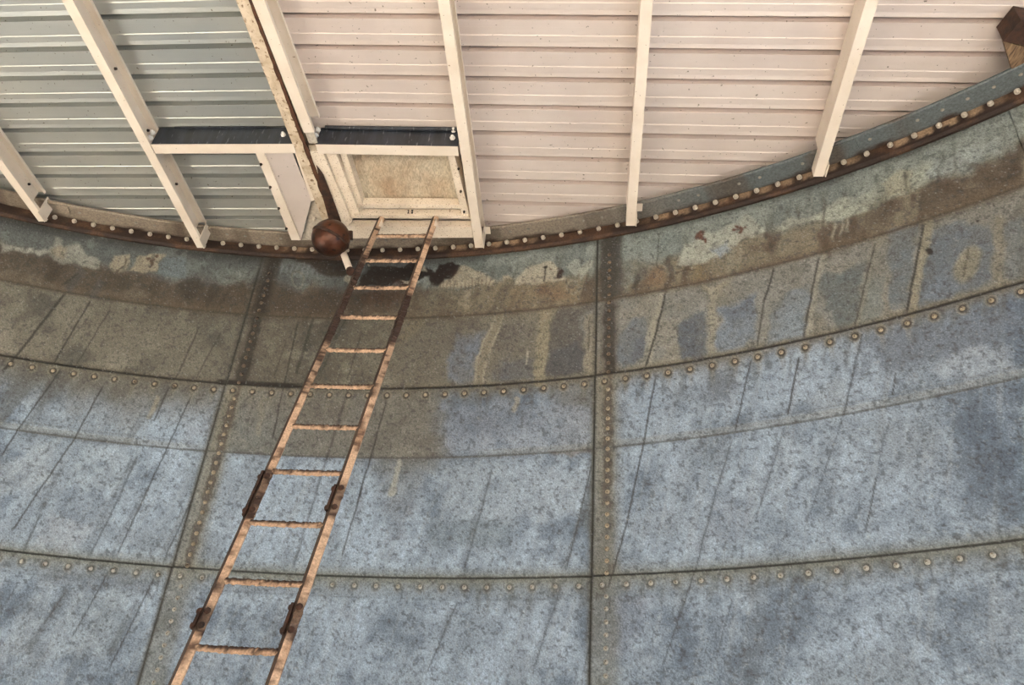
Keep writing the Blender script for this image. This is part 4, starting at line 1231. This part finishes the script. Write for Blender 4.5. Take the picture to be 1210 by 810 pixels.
t = thing('guide_pipe', 'thin pale pipe slanting from the rusty ball to the ladder rail', 'pipe')
bm = bmesh.new()
Pa = CAM + ray(402.5, 291) / np.linalg.norm(ray(402.5, 291)) * 5.14; Pb = CAM + ray(414, 321) * ((on_ladder(414, 321) - CAM) @ FW) * 1.004
cyl(bm, Pa, Pb, 0.020, 0.020, 14); obj('pipe', bm, M['rafter'], t, smooth=True)
bm = bmesh.new(); cyl(bm, Pb - (Pb - Pa) * 0.04, Pb + (Pb - Pa) * 0.02, 0.024, 0.024, 12); obj('collar', bm, M['rust'], t)
settle(t, Pb)

# ------------------------------------------------------------------ rusty bent bracket at the right
t = thing('rusty_bracket', 'rusty brown bent steel bracket against the roof beyond the last rafter', 'bracket')
bm = bmesh.new()
o0 = CAM + RN * ((RP - CAM) @ RN)
Q = [on_roof(1185.5, 49, 0.02), on_roof(1206, 24, 0.02), on_roof(1240, 30, 0.02), on_roof(1226, 60, 0.02)]
Tz = on_wall(1203, 97, 0.05); 
prism(bm, [Q[0], Q[1], Q[1] + RN * 0.12, Q[0] + RN * 0.12], (Q[2] - Q[1]))
obj('top_angle', bm, M['rust'], t)
bm = bmesh.new()
E0 = on_roof(1200, 96, 0.03)
prism(bm, [Q[0], Q[0] + (Q[3] - Q[0]) * 0.75, Q[0] + (Q[3] - Q[0]) * 0.75 + RN * 0.05, Q[0] + RN * 0.05], E0 - Q[0])
obj('leg_plate', bm, noise_mat('streaked_brown_steel', (70, 52, 38), (138, 114, 88), 16, 7, rough=0.7, stretch=(6, 1, 1)), t)
settle(t, Q[0])

# ------------------------------------------------------------------ floor and the ground outside
bm = bmesh.new(); bmesh.ops.create_circle(bm, cap_ends=True, segments=96, radius=S + 0.02)
r_ = bmesh.ops.extrude_face_region(bm, geom=list(bm.faces)); bmesh.ops.translate(bm, verts=[v for v in r_['geom'] if isinstance(v, bmesh.types.BMVert)], vec=(0, 0, -0.1))
o = obj('floor', bm, M['floor']); o['kind'] = 'structure'
bm = bmesh.new(); bmesh.ops.create_circle(bm, cap_ends=True, segments=64, radius=60)
for v in bm.verts:
    v.co.z = -0.12
o = obj('ground', bm, M['earth']); o['kind'] = 'structure'

# ------------------------------------------------------------------ light: sky and sun through an opening shaped for them in the unseen roof
w = bpy.data.worlds.new('sky'); bpy.context.scene.world = w; w.use_nodes = True
nt = w.node_tree; bg = nt.nodes['Background']
sky = nt.nodes.new('ShaderNodeTexSky'); sky.sky_type = 'HOSEK_WILKIE'
SUN_AZ, SUN_EL = math.radians(36), math.radians(62)                      # direction the light travels towards, and its height
sdir = Vector((-math.sin(SUN_AZ) * math.cos(SUN_EL), -math.cos(SUN_AZ) * math.cos(SUN_EL), math.sin(SUN_EL)))
sky.sun_direction = sdir; sky.turbidity = 3.0
nt.links.new(sky.outputs['Color'], bg.inputs['Color']); bg.inputs['Strength'].default_value = 0.5
sl = bpy.data.lights.new('sun', 'SUN'); sl.energy = 65.0; sl.angle = math.radians(0.6); sl.color = (1.0, 0.965, 0.935)
so = bpy.data.objects.new('sun', sl); C.objects.link(so)
so.rotation_euler = sdir.to_track_quat('Z', 'Y').to_euler(); so.location = (0, -4, 9)

# ------------------------------------------------------------------ camera
cd = bpy.data.cameras.new('camera'); cd.sensor_fit = 'HORIZONTAL'; cd.sensor_width = 36.0; cd.lens = F / 1210 * 36.0
cd.clip_start = 0.05; cd.clip_end = 200
co_ = bpy.data.objects.new('camera', cd); C.objects.link(co_)
mw = Matrix.Identity(4)
for r_ in range(3):
    mw[r_][0], mw[r_][1], mw[r_][2], mw[r_][3] = RT[r_], UP[r_], -FW[r_], CAM[r_]
co_.matrix_world = mw
sc = bpy.context.scene
sc.camera = co_
sc.view_settings.view_transform = 'Standard'; sc.view_settings.look = 'None'
sc.view_settings.gamma = 1.0; sc.view_settings.use_curve_mapping = False
sc.view_settings.exposure = 0.65
sc.cycles.max_bounces = 10; sc.cycles.diffuse_bounces = 6
